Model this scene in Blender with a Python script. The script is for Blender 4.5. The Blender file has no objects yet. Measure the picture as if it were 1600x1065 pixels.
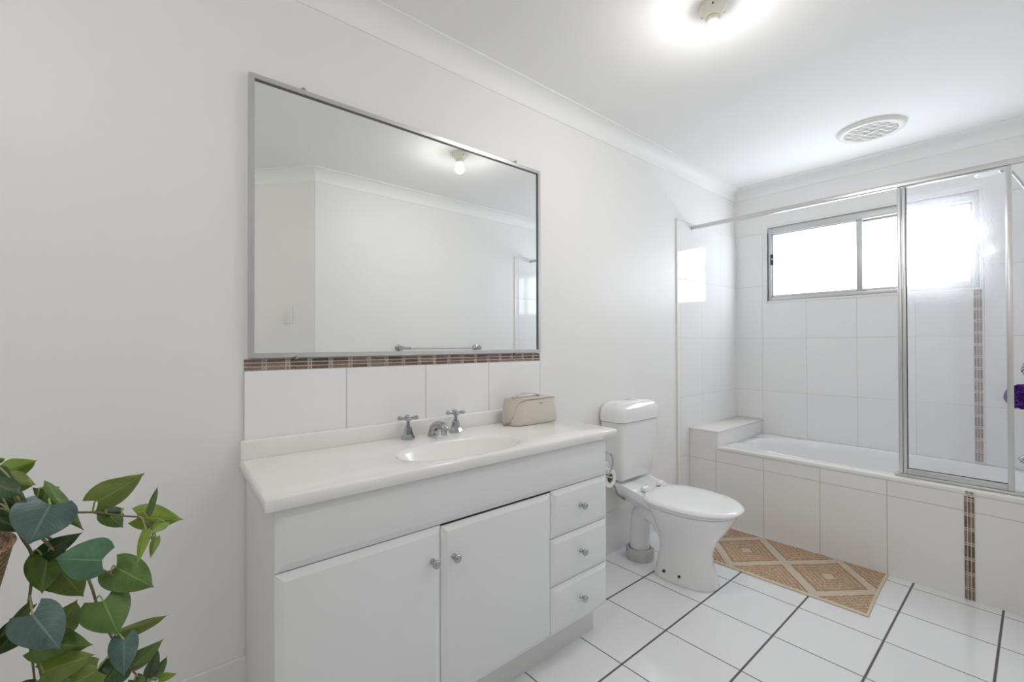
import bpy, bmesh, math, random
from mathutils import Vector, Matrix
random.seed(7)
SC = bpy.context.scene
COL = SC.collection
PI = math.pi

# ------------------------------------------------------------------ camera
# Room coordinates used below: x along the mirror wall, d = distance out from that wall, z up.
cam_data = bpy.data.cameras.new('camera')
cam = bpy.data.objects.new('camera', cam_data)
COL.objects.link(cam)
SC.camera = cam
cam_data.sensor_fit = 'HORIZONTAL'
cam_data.sensor_width = 36.0
cam_data.lens = 36.0 * 699.47 / 1600.0
cam_data.clip_start = 0.02
YAW, PITCH, ROLL = 0.70443, 0.00669, 0.00242
fwd = Vector((math.sin(YAW) * math.cos(PITCH), math.cos(YAW) * math.cos(PITCH), math.sin(PITCH)))
q = fwd.to_track_quat('-Z', 'Y')
cam.rotation_mode = 'QUATERNION'
cam.rotation_quaternion = q @ Matrix.Rotation(-ROLL, 3, 'Z').to_quaternion()
cam.location = (-0.29527, -1.58363, 1.18728)

# ------------------------------------------------------------------ world, exposure
SC.view_settings.view_transform = 'Standard'
SC.view_settings.look = 'None'
SC.view_settings.exposure = 0.12
SC.view_settings.gamma = 1.0
SC.view_settings.use_curve_mapping = False
world = bpy.data.worlds.new('daylight')
SC.world = world
world.use_nodes = True
world.node_tree.nodes['Background'].inputs[0].default_value = (0.93, 0.96, 1.0, 1)
world.node_tree.nodes['Background'].inputs[1].default_value = WORLD_STRENGTH = 0.25
SC.cycles.max_bounces = 14
SC.cycles.diffuse_bounces = 8
SC.cycles.glossy_bounces = 6
SC.cycles.transmission_bounces = 8
SC.cycles.transparent_max_bounces = 12
SC.cycles.sample_clamp_indirect = 6.0
BULB_STRENGTH = 540.0
WINDOW_STRENGTH = 6.4

# ------------------------------------------------------------------ materials
MATS = {}
def new_mat(name):
    m = bpy.data.materials.new(name)
    m.use_nodes = True
    MATS[name] = m
    nt = m.node_tree
    return m, nt, nt.nodes['Principled BSDF']

def N(nt, kind, **kw):
    n = nt.nodes.new(kind)
    for k, v in kw.items():
        setattr(n, k, v)
    return n

def math_node(nt, op, a, b=None, c=None):
    n = nt.nodes.new('ShaderNodeMath')
    n.operation = op
    for i, v in enumerate((a, b, c)):
        if v is None:
            continue
        if isinstance(v, (int, float)):
            n.inputs[i].default_value = v
        else:
            nt.links.new(v, n.inputs[i])
    return n.outputs[0]

def mix_rgb(nt, fac, a, b):
    n = nt.nodes.new('ShaderNodeMix')
    n.data_type = 'RGBA'
    for sock, v in ((n.inputs[0], fac), (n.inputs[6], a), (n.inputs[7], b)):
        if isinstance(v, (int, float)):
            sock.default_value = v
        elif isinstance(v, tuple):
            sock.default_value = (*v[:3], 1)
        else:
            nt.links.new(v, sock)
    return n.outputs[2]

def simple(name, col, rough=0.5, metal=0.0, noise=0.0, scale=40.0, bump=0.0, coat=0.0, spec=0.5, detail=3.0):
    m, nt, b = new_mat(name)
    b.inputs['Base Color'].default_value = (*col, 1)
    b.inputs['Roughness'].default_value = rough
    b.inputs['Metallic'].default_value = metal
    b.inputs['Specular IOR Level'].default_value = spec
    b.inputs['Coat Weight'].default_value = coat
    if noise or bump:
        tc = N(nt, 'ShaderNodeTexCoord')
        nz = N(nt, 'ShaderNodeTexNoise')
        nz.inputs['Scale'].default_value = scale
        nz.inputs['Detail'].default_value = detail
        nt.links.new(tc.outputs['Object'], nz.inputs['Vector'])
        if noise:
            lo = tuple(max(0, c * (1 - noise)) for c in col)
            hi = tuple(min(1, c * (1 + noise)) for c in col)
            nt.links.new(mix_rgb(nt, nz.outputs['Fac'], lo, hi), b.inputs['Base Color'])
        if bump:
            bp = N(nt, 'ShaderNodeBump')
            bp.inputs['Strength'].default_value = bump
            bp.inputs['Distance'].default_value = 0.002
            nt.links.new(nz.outputs['Fac'], bp.inputs['Height'])
            nt.links.new(bp.outputs[0], b.inputs['Normal'])
    return m

def tile_mat(name, a, a0, aw, b_, b0, bw, col, grout, wa=0.003, wb=0.003, rough=0.085, vary=0.015):
    """glossy tiles: joints every aw along axis a (0 x, 1 y, 2 z) from a0, every bw along axis b_ from b0"""
    m, nt, b = new_mat(name)
    geo = N(nt, 'ShaderNodeNewGeometry')
    sp = N(nt, 'ShaderNodeSeparateXYZ')
    nt.links.new(geo.outputs['Position'], sp.inputs[0])
    def joint(ax, o, w, lw):
        t = math_node(nt, 'DIVIDE', math_node(nt, 'SUBTRACT', sp.outputs[ax], o), w)
        f = math_node(nt, 'FRACT', math_node(nt, 'ADD', t, 0.5))
        dist = math_node(nt, 'MULTIPLY', math_node(nt, 'ABSOLUTE', math_node(nt, 'SUBTRACT', f, 0.5)), w)
        r = N(nt, 'ShaderNodeMapRange')
        nt.links.new(dist, r.inputs[0])
        r.inputs[1].default_value = lw * 0.35
        r.inputs[2].default_value = lw * 0.65
        r.inputs[3].default_value = 1.0
        r.inputs[4].default_value = 0.0
        return r.outputs[0], math_node(nt, 'FLOOR', t)
    ja, ia = joint(a, a0, aw, wa)
    jb, ib = joint(b_, b0, bw, wb)
    mask = math_node(nt, 'MAXIMUM', ja, jb)
    cmb = N(nt, 'ShaderNodeCombineXYZ')
    nt.links.new(ia, cmb.inputs[0]); nt.links.new(ib, cmb.inputs[1])
    wn = N(nt, 'ShaderNodeTexWhiteNoise')
    wn.noise_dimensions = '3D'
    nt.links.new(cmb.outputs[0], wn.inputs['Vector'])
    lo = tuple(c * (1 - vary) for c in col); hi = tuple(min(1, c * (1 + vary)) for c in col)
    base = mix_rgb(nt, wn.outputs['Value'], lo, hi)
    nt.links.new(mix_rgb(nt, mask, base, grout), b.inputs['Base Color'])
    r = N(nt, 'ShaderNodeMapRange')
    nt.links.new(mask, r.inputs[0]); r.inputs[3].default_value = rough; r.inputs[4].default_value = 0.7
    nt.links.new(r.outputs[0], b.inputs['Roughness'])
    nz = N(nt, 'ShaderNodeTexNoise'); nz.inputs['Scale'].default_value = 5.0
    nt.links.new(geo.outputs['Position'], nz.inputs['Vector'])
    h = math_node(nt, 'SUBTRACT', math_node(nt, 'MULTIPLY', nz.outputs['Fac'], 0.25), mask)
    bp = N(nt, 'ShaderNodeBump')
    bp.inputs['Strength'].default_value = 0.35
    bp.inputs['Distance'].default_value = 0.002
    nt.links.new(h, bp.inputs['Height']); nt.links.new(bp.outputs[0], b.inputs['Normal'])
    return m

simple('wall_paint', (0.87, 0.864, 0.852), 0.42, noise=0.012, scale=3.0, spec=0.35)
simple('ceiling_paint', (0.89, 0.89, 0.885), 0.7)
simple('cornice_paint', (0.90, 0.90, 0.89), 0.55)
simple('trim_paint', (0.82, 0.81, 0.79), 0.35)
simple('white_laminate', (0.83, 0.84, 0.85), 0.32, coat=0.1)
simple('carcass_laminate', (0.76, 0.76, 0.755), 0.4)
simple('cream_marble', (0.91, 0.895, 0.872), 0.16, noise=0.02, scale=7.0, coat=0.3)
simple('porcelain', (0.86, 0.86, 0.86), 0.07, coat=0.5)
simple('seat_plastic', (0.88, 0.88, 0.88), 0.16)
simple('bath_acrylic', (0.88, 0.88, 0.885), 0.10, coat=0.4)
simple('chrome', (0.47, 0.475, 0.49), 0.09, 1.0)
simple('satin_aluminium', (0.66, 0.66, 0.66), 0.30, 1.0, noise=0.03, scale=60)
simple('window_aluminium', (0.60, 0.605, 0.61), 0.42, 0.85)
simple('mirror_silver', (0.93, 0.945, 0.935), 0.0, 1.0)
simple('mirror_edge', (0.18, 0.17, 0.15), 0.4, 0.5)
simple('dark_gap', (0.03, 0.03, 0.03), 0.8)
simple('black_plastic', (0.03, 0.03, 0.035), 0.45)
simple('white_plastic', (0.82, 0.81, 0.79), 0.35)
simple('grey_rubber', (0.58, 0.57, 0.545), 0.5)
simple('ivory_ceramic', (0.80, 0.77, 0.68), 0.25)
simple('fan_plastic', (0.80, 0.785, 0.74), 0.4)
simple('tile_white', (0.82, 0.82, 0.82), 0.07)
simple('trim_cream', (0.83, 0.81, 0.765), 0.15)
simple('braided_steel', (0.36, 0.35, 0.33), 0.42, 0.8, noise=0.35, scale=700, bump=0.4)
simple('toilet_paper', (0.86, 0.86, 0.85), 0.9, bump=0.2, scale=120)
simple('cardboard', (0.42, 0.36, 0.28), 0.8)
simple('bag_leather', (0.60, 0.555, 0.49), 0.42, noise=0.04, scale=120, bump=0.12)
simple('bag_piping', (0.47, 0.42, 0.365), 0.5)
simple('bag_gold', (0.52, 0.42, 0.30), 0.3, 0.9)
simple('bag_print', (0.42, 0.36, 0.33), 0.5)
simple('mat_edge', (0.72, 0.64, 0.53), 0.9)
simple('loofah_mesh', (0.16, 0.045, 0.36), 0.7, noise=0.4, scale=90)
simple('soil', (0.03, 0.022, 0.016), 0.95, bump=0.6, scale=80)
simple('vine_stem', (0.20, 0.17, 0.085), 0.6, noise=0.2, scale=60)
simple('petiole', (0.32, 0.36, 0.13), 0.5)
simple('stand_timber', (0.33, 0.22, 0.13), 0.5, noise=0.2, scale=12)
simple('acrylic_bar', (0.62, 0.63, 0.63), 0.12, spec=0.6)
simple('mosaic_grout', (0.82, 0.78, 0.72), 0.8)
simple('grille_grey', (0.22, 0.21, 0.195), 0.6)
simple('pull_red', (0.50, 0.30, 0.26), 0.4)

FX0, FD0, FT = 1.0933, 0.2749, 0.30
tile_mat('floor_tile', 0, FX0, FT, 1, -FD0, FT, (0.84, 0.845, 0.855), (0.115, 0.11, 0.105), wa=0.0046, wb=0.0080, rough=0.10)
XC, XE, XB = 3.4212, 2.5136, 2.6589
DR = 1.70
ZTT, TH, TW = 2.0305, 0.402, 0.2949
DS = 0.2045
tile_mat('wall_tile_window', 1, -DS, TW, 2, ZTT, TH, (0.87, 0.87, 0.87), (0.66, 0.65, 0.635), 0.0032, 0.0032)
tile_mat('wall_tile_mirror', 0, 2.845, TW, 2, ZTT, TH, (0.87, 0.87, 0.87), (0.66, 0.65, 0.635), 0.0032, 0.0032)
tile_mat('bath_tile', 1, -0.1921, 0.294, 2, 0.4072, TH * 4, (0.83, 0.822, 0.80), (0.52, 0.50, 0.475), 0.0034, 0.0034, rough=0.12)
tile_mat('ledge_tile', 0, 2.80, 0.19, 2, 5.0, 9.0, (0.82, 0.82, 0.82), (0.66, 0.65, 0.635), 0.003, 0.003)
tile_mat('splash_tile', 0, -0.0332, 0.31385, 2, 5.0, 9.0, (0.91, 0.912, 0.92), (0.60, 0.59, 0.57), 0.0042, 0.003, rough=0.09)
tile_mat('skirting_tile', 0, FX0, FT, 2, 5.0, 9.0, (0.80, 0.795, 0.785), (0.60, 0.59, 0.57), 0.003, 0.003, rough=0.15)

def stone_mat():
    m, nt, b = new_mat('mosaic_stone')
    at = N(nt, 'ShaderNodeAttribute'); at.attribute_name = 'tone'
    tc = N(nt, 'ShaderNodeTexCoord')
    nz = N(nt, 'ShaderNodeTexNoise'); nz.inputs['Scale'].default_value = 320; nz.inputs['Detail'].default_value = 4
    nt.links.new(tc.outputs['Object'], nz.inputs['Vector'])
    ramp = N(nt, 'ShaderNodeValToRGB')
    ramp.color_ramp.elements[0].position = 0.36; ramp.color_ramp.elements[0].color = (0.35, 0.35, 0.35, 1)
    ramp.color_ramp.elements[1].position = 0.68; ramp.color_ramp.elements[1].color = (1.75, 1.65, 1.6, 1)
    nt.links.new(nz.outputs['Fac'], ramp.inputs[0])
    mx = N(nt, 'ShaderNodeMix'); mx.data_type = 'RGBA'; mx.blend_type = 'MULTIPLY'; mx.inputs[0].default_value = 1
    nt.links.new(at.outputs['Color'], mx.inputs[6]); nt.links.new(ramp.outputs[0], mx.inputs[7])
    nt.links.new(mx.outputs[2], b.inputs['Base Color'])
    b.inputs['Roughness'].default_value = 0.4
stone_mat()

def weave_mat():
    m, nt, b = new_mat('basket_weave')
    tc = N(nt, 'ShaderNodeTexCoord')
    w = N(nt, 'ShaderNodeTexWave'); w.wave_type = 'BANDS'; w.bands_direction = 'Z'
    w.inputs['Scale'].default_value = 38; w.inputs['Distortion'].default_value = 6; w.inputs['Detail'].default_value = 3
    w.inputs['Detail Scale'].default_value = 5
    nt.links.new(tc.outputs['Object'], w.inputs['Vector'])
    nt.links.new(mix_rgb(nt, w.outputs['Fac'], (0.14, 0.075, 0.04), (0.43, 0.26, 0.145)), b.inputs['Base Color'])
    b.inputs['Roughness'].default_value = 0.85
    bp = N(nt, 'ShaderNodeBump'); bp.inputs['Strength'].default_value = 0.8; bp.inputs['Distance'].default_value = 0.004
    nt.links.new(w.outputs['Fac'], bp.inputs['Height']); nt.links.new(bp.outputs[0], b.inputs['Normal'])
weave_mat()

def leaf_mat(name, dark, light, vein, rough=0.36):
    m, nt, b = new_mat(name)
    uv = N(nt, 'ShaderNodeUVMap')
    sp = N(nt, 'ShaderNodeSeparateXYZ'); nt.links.new(uv.outputs[0], sp.inputs[0])
    across = math_node(nt, 'ABSOLUTE', math_node(nt, 'SUBTRACT', math_node(nt, 'MULTIPLY', sp.outputs[0], 2.0), 1.0))
    along = sp.outputs[1]
    tc = N(nt, 'ShaderNodeTexCoord')
    nz = N(nt, 'ShaderNodeTexNoise'); nz.inputs['Scale'].default_value = 55
    nt.links.new(tc.outputs['Object'], nz.inputs['Vector'])
    base = mix_rgb(nt, nz.outputs['Fac'], dark, light)
    # paler between the side veins
    t = math_node(nt, 'SUBTRACT', math_node(nt, 'MULTIPLY', along, 7.0), math_node(nt, 'MULTIPLY', math_node(nt, 'POWER', across, 1.4), 2.6))
    f = math_node(nt, 'ABSOLUTE', math_node(nt, 'SUBTRACT', math_node(nt, 'FRACT', t), 0.5))
    r = N(nt, 'ShaderNodeMapRange'); nt.links.new(f, r.inputs[0])
    r.inputs[1].default_value = 0.0; r.inputs[2].default_value = 0.09; r.inputs[3].default_value = 0.28; r.inputs[4].default_value = 0.0
    r2 = N(nt, 'ShaderNodeMapRange'); nt.links.new(across, r2.inputs[0])
    r2.inputs[1].default_value = 0.02; r2.inputs[2].default_value = 0.07; r2.inputs[3].default_value = 0.75; r2.inputs[4].default_value = 0.0
    mask = math_node(nt, 'MAXIMUM', r.outputs[0], r2.outputs[0])
    nt.links.new(mix_rgb(nt, mask, base, vein), b.inputs['Base Color'])
    b.inputs['Roughness'].default_value = rough
    bp = N(nt, 'ShaderNodeBump'); bp.inputs['Strength'].default_value = 0.5; bp.inputs['Distance'].default_value = 0.001; bp.invert = True
    nt.links.new(mask, bp.inputs['Height']); nt.links.new(bp.outputs[0], b.inputs['Normal'])
leaf_mat('leaf_mid', (0.055, 0.115, 0.022), (0.125, 0.215, 0.040), (0.22, 0.32, 0.09))
leaf_mat('leaf_dark', (0.016, 0.042, 0.012), (0.045, 0.095, 0.024), (0.10, 0.17, 0.05))
leaf_mat('leaf_olive', (0.105, 0.155, 0.022), (0.19, 0.26, 0.045), (0.27, 0.35, 0.10))
leaf_mat('leaf_lime', (0.15, 0.26, 0.022), (0.25, 0.36, 0.045), (0.33, 0.45, 0.12))
leaf_mat('leaf_green', (0.045, 0.13, 0.06), (0.11, 0.25, 0.13), (0.17, 0.32, 0.17))
leaf_mat('leaf_teal', (0.045, 0.085, 0.075), (0.095, 0.17, 0.15), (0.18, 0.27, 0.22))

def rug_mat(cx, cd, ang, L, Wd):
    m, nt, b = new_mat('woven_mat')
    tc = N(nt, 'ShaderNodeTexCoord')
    mp = N(nt, 'ShaderNodeMapping'); mp.vector_type = 'TEXTURE'
    nt.links.new(tc.outputs['UV'], mp.inputs['Vector'])
    sp = N(nt, 'ShaderNodeSeparateXYZ'); nt.links.new(tc.outputs['UV'], sp.inputs[0])
    u, v = sp.outputs[0], sp.outputs[1]
    nzd = N(nt, 'ShaderNodeTexNoise'); nzd.inputs['Scale'].default_value = 22
    nt.links.new(tc.outputs['UV'], nzd.inputs['Vector'])
    jit = math_node(nt, 'MULTIPLY', math_node(nt, 'SUBTRACT', nzd.outputs['Fac'], 0.5), 0.055)
    a = math_node(nt, 'MULTIPLY', math_node(nt, 'ABSOLUTE', math_node(nt, 'SUBTRACT', math_node(nt, 'FRACT', math_node(nt, 'ADD', math_node(nt, 'MULTIPLY', u, 2.08), -0.045)), 0.5)), 2.0)
    c = math_node(nt, 'MULTIPLY', math_node(nt, 'ABSOLUTE', math_node(nt, 'SUBTRACT', v, 0.5)), 2.0)
    g = math_node(nt, 'ADD', math_node(nt, 'ADD', math_node(nt, 'MULTIPLY', a, 0.90), c), jit)   # 0.9 on the diamond's outline
    def band(lo, hi, soft=0.012):
        r1 = N(nt, 'ShaderNodeMapRange'); nt.links.new(g, r1.inputs[0])
        r1.inputs[1].default_value = lo - soft; r1.inputs[2].default_value = lo + soft
        r2 = N(nt, 'ShaderNodeMapRange'); nt.links.new(g, r2.inputs[0])
        r2.inputs[1].default_value = hi - soft; r2.inputs[2].default_value = hi + soft; r2.inputs[3].default_value = 1; r2.inputs[4].default_value = 0
        return math_node(nt, 'MULTIPLY', r1.outputs[0], r2.outputs[0])
    vo = N(nt, 'ShaderNodeTexVoronoi'); vo.inputs['Scale'].default_value = 210
    nt.links.new(tc.outputs['Object'], vo.inputs['Vector'])
    rows = math_node(nt, 'SINE', math_node(nt, 'MULTIPLY', g, 52.0))
    rmask = N(nt, 'ShaderNodeMapRange'); nt.links.new(rows, rmask.inputs[0])
    rmask.inputs[1].default_value = -0.6; rmask.inputs[2].default_value = 0.6
    sep = N(nt, 'ShaderNodeSeparateColor'); nt.links.new(vo.outputs['Color'], sep.inputs[0])
    tan = mix_rgb(nt, sep.outputs[0], (0.36, 0.215, 0.125), (0.57, 0.395, 0.255))
    tan2 = mix_rgb(nt, sep.outputs[1], (0.44, 0.29, 0.185), (0.68, 0.54, 0.405))
    field = mix_rgb(nt, rmask.outputs[0], tan, tan2)
    col = mix_rgb(nt, band(0.74, 1.07), field, (0.33, 0.215, 0.115))
    cream = mix_rgb(nt, sep.outputs[2], (0.60, 0.50, 0.39), (0.69, 0.60, 0.49))
    col = mix_rgb(nt, band(0.775, 1.035), col, cream)
    col = mix_rgb(nt, band(-1.0, 0.13), col, (0.66, 0.56, 0.42))
    eu = math_node(nt, 'MULTIPLY', math_node(nt, 'ABSOLUTE', math_node(nt, 'SUBTRACT', u, 0.5)), 2.0)
    ed = math_node(nt, 'GREATER_THAN', c, 0.955)
    eu2 = math_node(nt, 'GREATER_THAN', eu, 0.975)
    col = mix_rgb(nt, math_node(nt, 'MAXIMUM', ed, eu2), col, (0.72, 0.62, 0.49))
    nt.links.new(col, b.inputs['Base Color'])
    b.inputs['Roughness'].default_value = 0.95
    b.inputs['Specular IOR Level'].default_value = 0.1
    bp = N(nt, 'ShaderNodeBump'); bp.inputs['Strength'].default_value = 0.7; bp.inputs['Distance'].default_value = 0.004
    nt.links.new(math_node(nt, 'SUBTRACT', 1.0, vo.outputs['Distance']), bp.inputs['Height'])
    nt.links.new(bp.outputs[0], b.inputs['Normal'])
rug_mat(0, 0, 0, 0, 0)

def glass_mats():
    # frosted window pane lit by the daylight behind it
    m, nt, b = new_mat('frosted_daylight')
    b.inputs['Base Color'].default_value = (0.75, 0.8, 0.85, 1)
    b.inputs['Roughness'].default_value = 0.25
    b.inputs['Emission Color'].default_value = (0.855, 0.915, 1.0, 1)
    b.inputs['Emission Strength'].default_value = WINDOW_STRENGTH
    # obscure glass of the shower screen: clear enough to see tiles through it, with a fine hammered texture
    m = bpy.data.materials.new('obscure_glass'); m.use_nodes = True; MATS['obscure_glass'] = m
    nt = m.node_tree; nt.nodes.clear()
    out = N(nt, 'ShaderNodeOutputMaterial')
    tr = N(nt, 'ShaderNodeBsdfTransparent'); tr.inputs[0].default_value = (0.985, 0.99, 1.0, 1)
    rf = N(nt, 'ShaderNodeBsdfRefraction'); rf.inputs['IOR'].default_value = 1.15; rf.inputs['Roughness'].default_value = 0.16
    rf.inputs[0].default_value = (0.98, 0.99, 1.0, 1)
    tl = N(nt, 'ShaderNodeBsdfTranslucent'); tl.inputs[0].default_value = (0.97, 0.985, 1.0, 1)
    gl = N(nt, 'ShaderNodeBsdfGlossy'); gl.inputs['Roughness'].default_value = 0.12
    tc = N(nt, 'ShaderNodeTexCoord')
    vo = N(nt, 'ShaderNodeTexVoronoi'); vo.inputs['Scale'].default_value = 260
    nt.links.new(tc.outputs['Object'], vo.inputs['Vector'])
    bp = N(nt, 'ShaderNodeBump'); bp.inputs['Strength'].default_value = 1.0; bp.inputs['Distance'].default_value = 0.004
    nt.links.new(vo.outputs['Distance'], bp.inputs['Height'])
    nt.links.new(bp.outputs[0], rf.inputs['Normal'])
    m1 = N(nt, 'ShaderNodeMixShader'); m1.inputs[0].default_value = 0.13
    nt.links.new(tr.outputs[0], m1.inputs[1]); nt.links.new(rf.outputs[0], m1.inputs[2])
    m2 = N(nt, 'ShaderNodeMixShader'); m2.inputs[0].default_value = 0.045
    nt.links.new(m1.outputs[0], m2.inputs[1]); nt.links.new(tl.outputs[0], m2.inputs[2])
    m3 = N(nt, 'ShaderNodeMixShader'); m3.inputs[0].default_value = 0.012
    nt.links.new(m2.outputs[0], m3.inputs[1]); nt.links.new(gl.outputs[0], m3.inputs[2])
    nt.links.new(m3.outputs[0], out.inputs[0])
    m, nt, b = new_mat('lit_bulb')
    b.inputs['Base Color'].default_value = (1, 0.97, 0.92, 1)
    b.inputs['Emission Color'].default_value = (1.0, 0.968, 0.925, 1)
    b.inputs['Emission Strength'].default_value = BULB_STRENGTH
    m, nt, b = new_mat('bulb_dimmed')
    b.inputs['Base Color'].default_value = (0.95, 0.93, 0.9, 1)
    b.inputs['Emission Color'].default_value = (1.0, 0.94, 0.84, 1)
    b.inputs['Emission Strength'].default_value = 3.0
glass_mats()

# ------------------------------------------------------------------ mesh helpers (x, d, z)
ROOT = {}
def finish(bm, name, mat, parent=None, smooth=35, kind=None, fix=True):
    """bm is in (x, d, z); flips to world, makes it local to its thing and links ONE mesh object"""
    for v in bm.verts:
        v.co.y = -v.co.y
    if fix:
        bmesh.ops.recalc_face_normals(bm, faces=bm.faces[:])
    else:
        bmesh.ops.reverse_faces(bm, faces=bm.faces[:])
    off = Vector((0, 0, 0))
    if parent is not None:
        off = ROOT[parent.name]
        for v in bm.verts:
            v.co -= off
    me = bpy.data.meshes.new(name)
    bm.to_mesh(me); bm.free()
    mats = mat if isinstance(mat, (list, tuple)) else [mat]
    for mm in mats:
        me.materials.append(MATS[mm])
    if smooth is not None:
        me.shade_smooth()
        me.set_sharp_from_angle(angle=math.radians(smooth))
    o = bpy.data.objects.new(name, me)
    COL.objects.link(o)
    if parent is not None:
        o.parent = parent
    ROOT[o.name] = off
    if kind:
        o['kind'] = kind
    return o

def tag(o, label, cat, group=None):
    o['label'] = label; o['category'] = cat
    if group:
        o['group'] = group
    return o

def thing(name, label, cat, x, d, z, group=None):
    o = bpy.data.objects.new(name, None)
    COL.objects.link(o)
    o.empty_display_size = 0.05
    o.location = (x, -d, z)
    ROOT[o.name] = Vector((x, -d, z))
    return tag(o, label, cat, group)

def copy_tree(o, move, parent=None):
    c = o.copy(); COL.objects.link(c)
    ROOT[c.name] = ROOT[o.name] + (Vector(move) if parent is None else Vector((0, 0, 0)))
    if parent is None:
        c.location = o.location + Vector(move)
    else:
        c.parent = parent
    for ch in list(o.children):
        copy_tree(ch, move, c)
    return c

def box(bm, x0, x1, d0, d1, z0, z1, bev=0.0, seg=2, mi=0):
    r = bmesh.ops.create_cube(bm, size=1.0)
    vs = r['verts']
    for v in vs:
        v.co = Vector(((x0 + x1) / 2 + v.co.x * (x1 - x0), (d0 + d1) / 2 + v.co.y * (d1 - d0), (z0 + z1) / 2 + v.co.z * (z1 - z0)))
    fs = list({f for v in vs for f in v.link_faces})
    for f in fs:
        f.material_index = mi
    if bev:
        es = list({e for v in vs for e in v.link_edges})
        bmesh.ops.bevel(bm, geom=es, offset=bev, segments=seg, profile=0.5, affect='EDGES')
    return vs

def loft(bm, rings, caps=(True, True), closed=True, mi=0):
    """rings: list of equal length lists of Vectors"""
    vr = [[bm.verts.new(p) for p in r] for r in rings]
    n = len(vr[0])
    for a, b in zip(vr, vr[1:]):
        for i in range(n if closed else n - 1):
            j = (i + 1) % n
            f = bm.faces.new((a[i], a[j], b[j], b[i])); f.material_index = mi
    if closed and caps[0]:
        bm.faces.new(list(reversed(vr[0]))).material_index = mi
    if closed and caps[1]:
        bm.faces.new(vr[-1]).material_index = mi
    return vr

def lathe(bm, prof, origin, axis=(0, 0, 1), n=32, mi=0, caps=(True, True)):
    """prof: (radius, height along axis)"""
    ax = Vector(axis).normalized()
    t = Vector((1, 0, 0)) if abs(ax.x) < 0.9 else Vector((0, 1, 0))
    a = ax.cross(t).normalized(); b = ax.cross(a)
    o = Vector(origin)
    rings = []
    for r, h in prof:
        rings.append([o + ax * h + (a * math.cos(2 * PI * i / n) + b * math.sin(2 * PI * i / n)) * max(r, 1e-5) for i in range(n)])
    loft(bm, rings, caps, mi=mi)

def smooth_path(pts, n=8):
    P = [Vector(p) for p in pts]
    if len(P) < 3:
        return P
    out = []
    for i in range(len(P) - 1):
        p0 = P[max(i - 1, 0)]; p1 = P[i]; p2 = P[i + 1]; p3 = P[min(i + 2, len(P) - 1)]
        for k in range(n):
            t = k / n
            out.append(0.5 * ((2 * p1) + (p2 - p0) * t + (2 * p0 - 5 * p1 + 4 * p2 - p3) * t * t + (3 * p1 - p0 - 3 * p2 + p3) * t ** 3))
    out.append(P[-1])
    return out

def tube(bm, pts, r, n=12, mi=0, sm=8, caps=True, flat=1.0):
    path = smooth_path(pts, sm) if sm else [Vector(p) for p in pts]
    rings = []
    prev = None
    m = len(path)
    for i, p in enumerate(path):
        tg = (path[min(i + 1, m - 1)] - path[max(i - 1, 0)]).normalized()
        if prev is None:
            up = Vector((0, 0, 1)) if abs(tg.z) < 0.9 else Vector((1, 0, 0))
            a = tg.cross(up).normalized()
        else:
            a = (prev - tg * prev.dot(tg)).normalized()
        prev = a
        b = tg.cross(a)
        rr = r(i / (m - 1)) if callable(r) else r
        rings.append([p + (a * math.cos(2 * PI * k / n) + b * math.sin(2 * PI * k / n) * flat) * rr for k in range(n)])
    loft(bm, rings, (caps, caps), mi=mi)

def sphere(bm, c, r, u=20, v=12, mi=0, sc=(1, 1, 1)):
    rr = bmesh.ops.create_uvsphere(bm, u_segments=u, v_segments=v, radius=r)
    for vv in rr['verts']:
        vv.co = Vector((vv.co.x * sc[0], vv.co.y * sc[1], vv.co.z * sc[2])) + Vector(c)
    for f in {f for vv in rr['verts'] for f in vv.link_faces}:
        f.material_index = mi

def B():
    return bmesh.new()

# ------------------------------------------------------------------ the room
ZC, ZCL, CC = 2.3241, 2.4048, 0.0807       # cornice foot, ceiling, cove size
X0, DD = -1.20, 2.06                        # wall left of the camera, door wall
XA, DA = 0.68, 1.70                         # corner where the angled wall starts
XA2 = 0.37
T = 0.10

bm = B(); box(bm, X0 - T, XC + T, -T, DD + 1.3, -0.1, 0.0)
finish(bm, 'floor', 'floor_tile', kind='structure', smooth=None)
bm = B(); box(bm, X0 - T, XC + T, -T, DD + T, ZCL, ZCL + 0.1)
finish(bm, 'ceiling', 'ceiling_paint', kind='structure', smooth=None)
bm = B(); box(bm, X0 - T, XC + T, -T, 0.0, 0.0, ZCL)
finish(bm, 'wall_left', 'wall_paint', kind='structure', smooth=None)
# window wall with its opening
WD0, WD1, WZ0, WZ1 = 0.240, 1.366, 1.5085, 2.0683
bm = B()
box(bm, XC, XC + T, -T, WD0, 0, ZCL); box(bm, XC, XC + T, WD1, DR + T, 0, ZCL)
box(bm, XC, XC + T, WD0, WD1, 0, WZ0); box(bm, XC, XC + T, WD0, WD1, WZ1, ZCL)
finish(bm, 'wall_far', 'wall_paint', kind='structure', smooth=None)
bm = B(); box(bm, XA, XC + T, DR, DR + T, 0, ZCL)
finish(bm, 'wall_right', 'wall_paint', kind='structure', smooth=None)
bm = B()
pts = [(XA, DA), (XA2, DD), (XA2 + 0.076, DD + 0.065), (XA + 0.05, DA + 0.1)]
loft(bm, [[Vector((x, d, 0)) for x, d in pts], [Vector((x, d, ZCL)) for x, d in pts]])
finish(bm, 'wall_angled', 'wall_paint', kind='structure', smooth=None)
DX0, DX1, DZ = -0.62, 0.28, 2.08            # doorway
bm = B()
box(bm, X0 - T, DX0, DD, DD + T, 0, ZCL); box(bm, DX1, XA2 + 0.02, DD, DD + T, 0, ZCL); box(bm, DX0, DX1, DD, DD + T, DZ, ZCL)
finish(bm, 'wall_near', 'wall_paint', kind='structure', smooth=None)
bm = B(); box(bm, X0 - T, X0, 0, DD, 0, ZCL)
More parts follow.
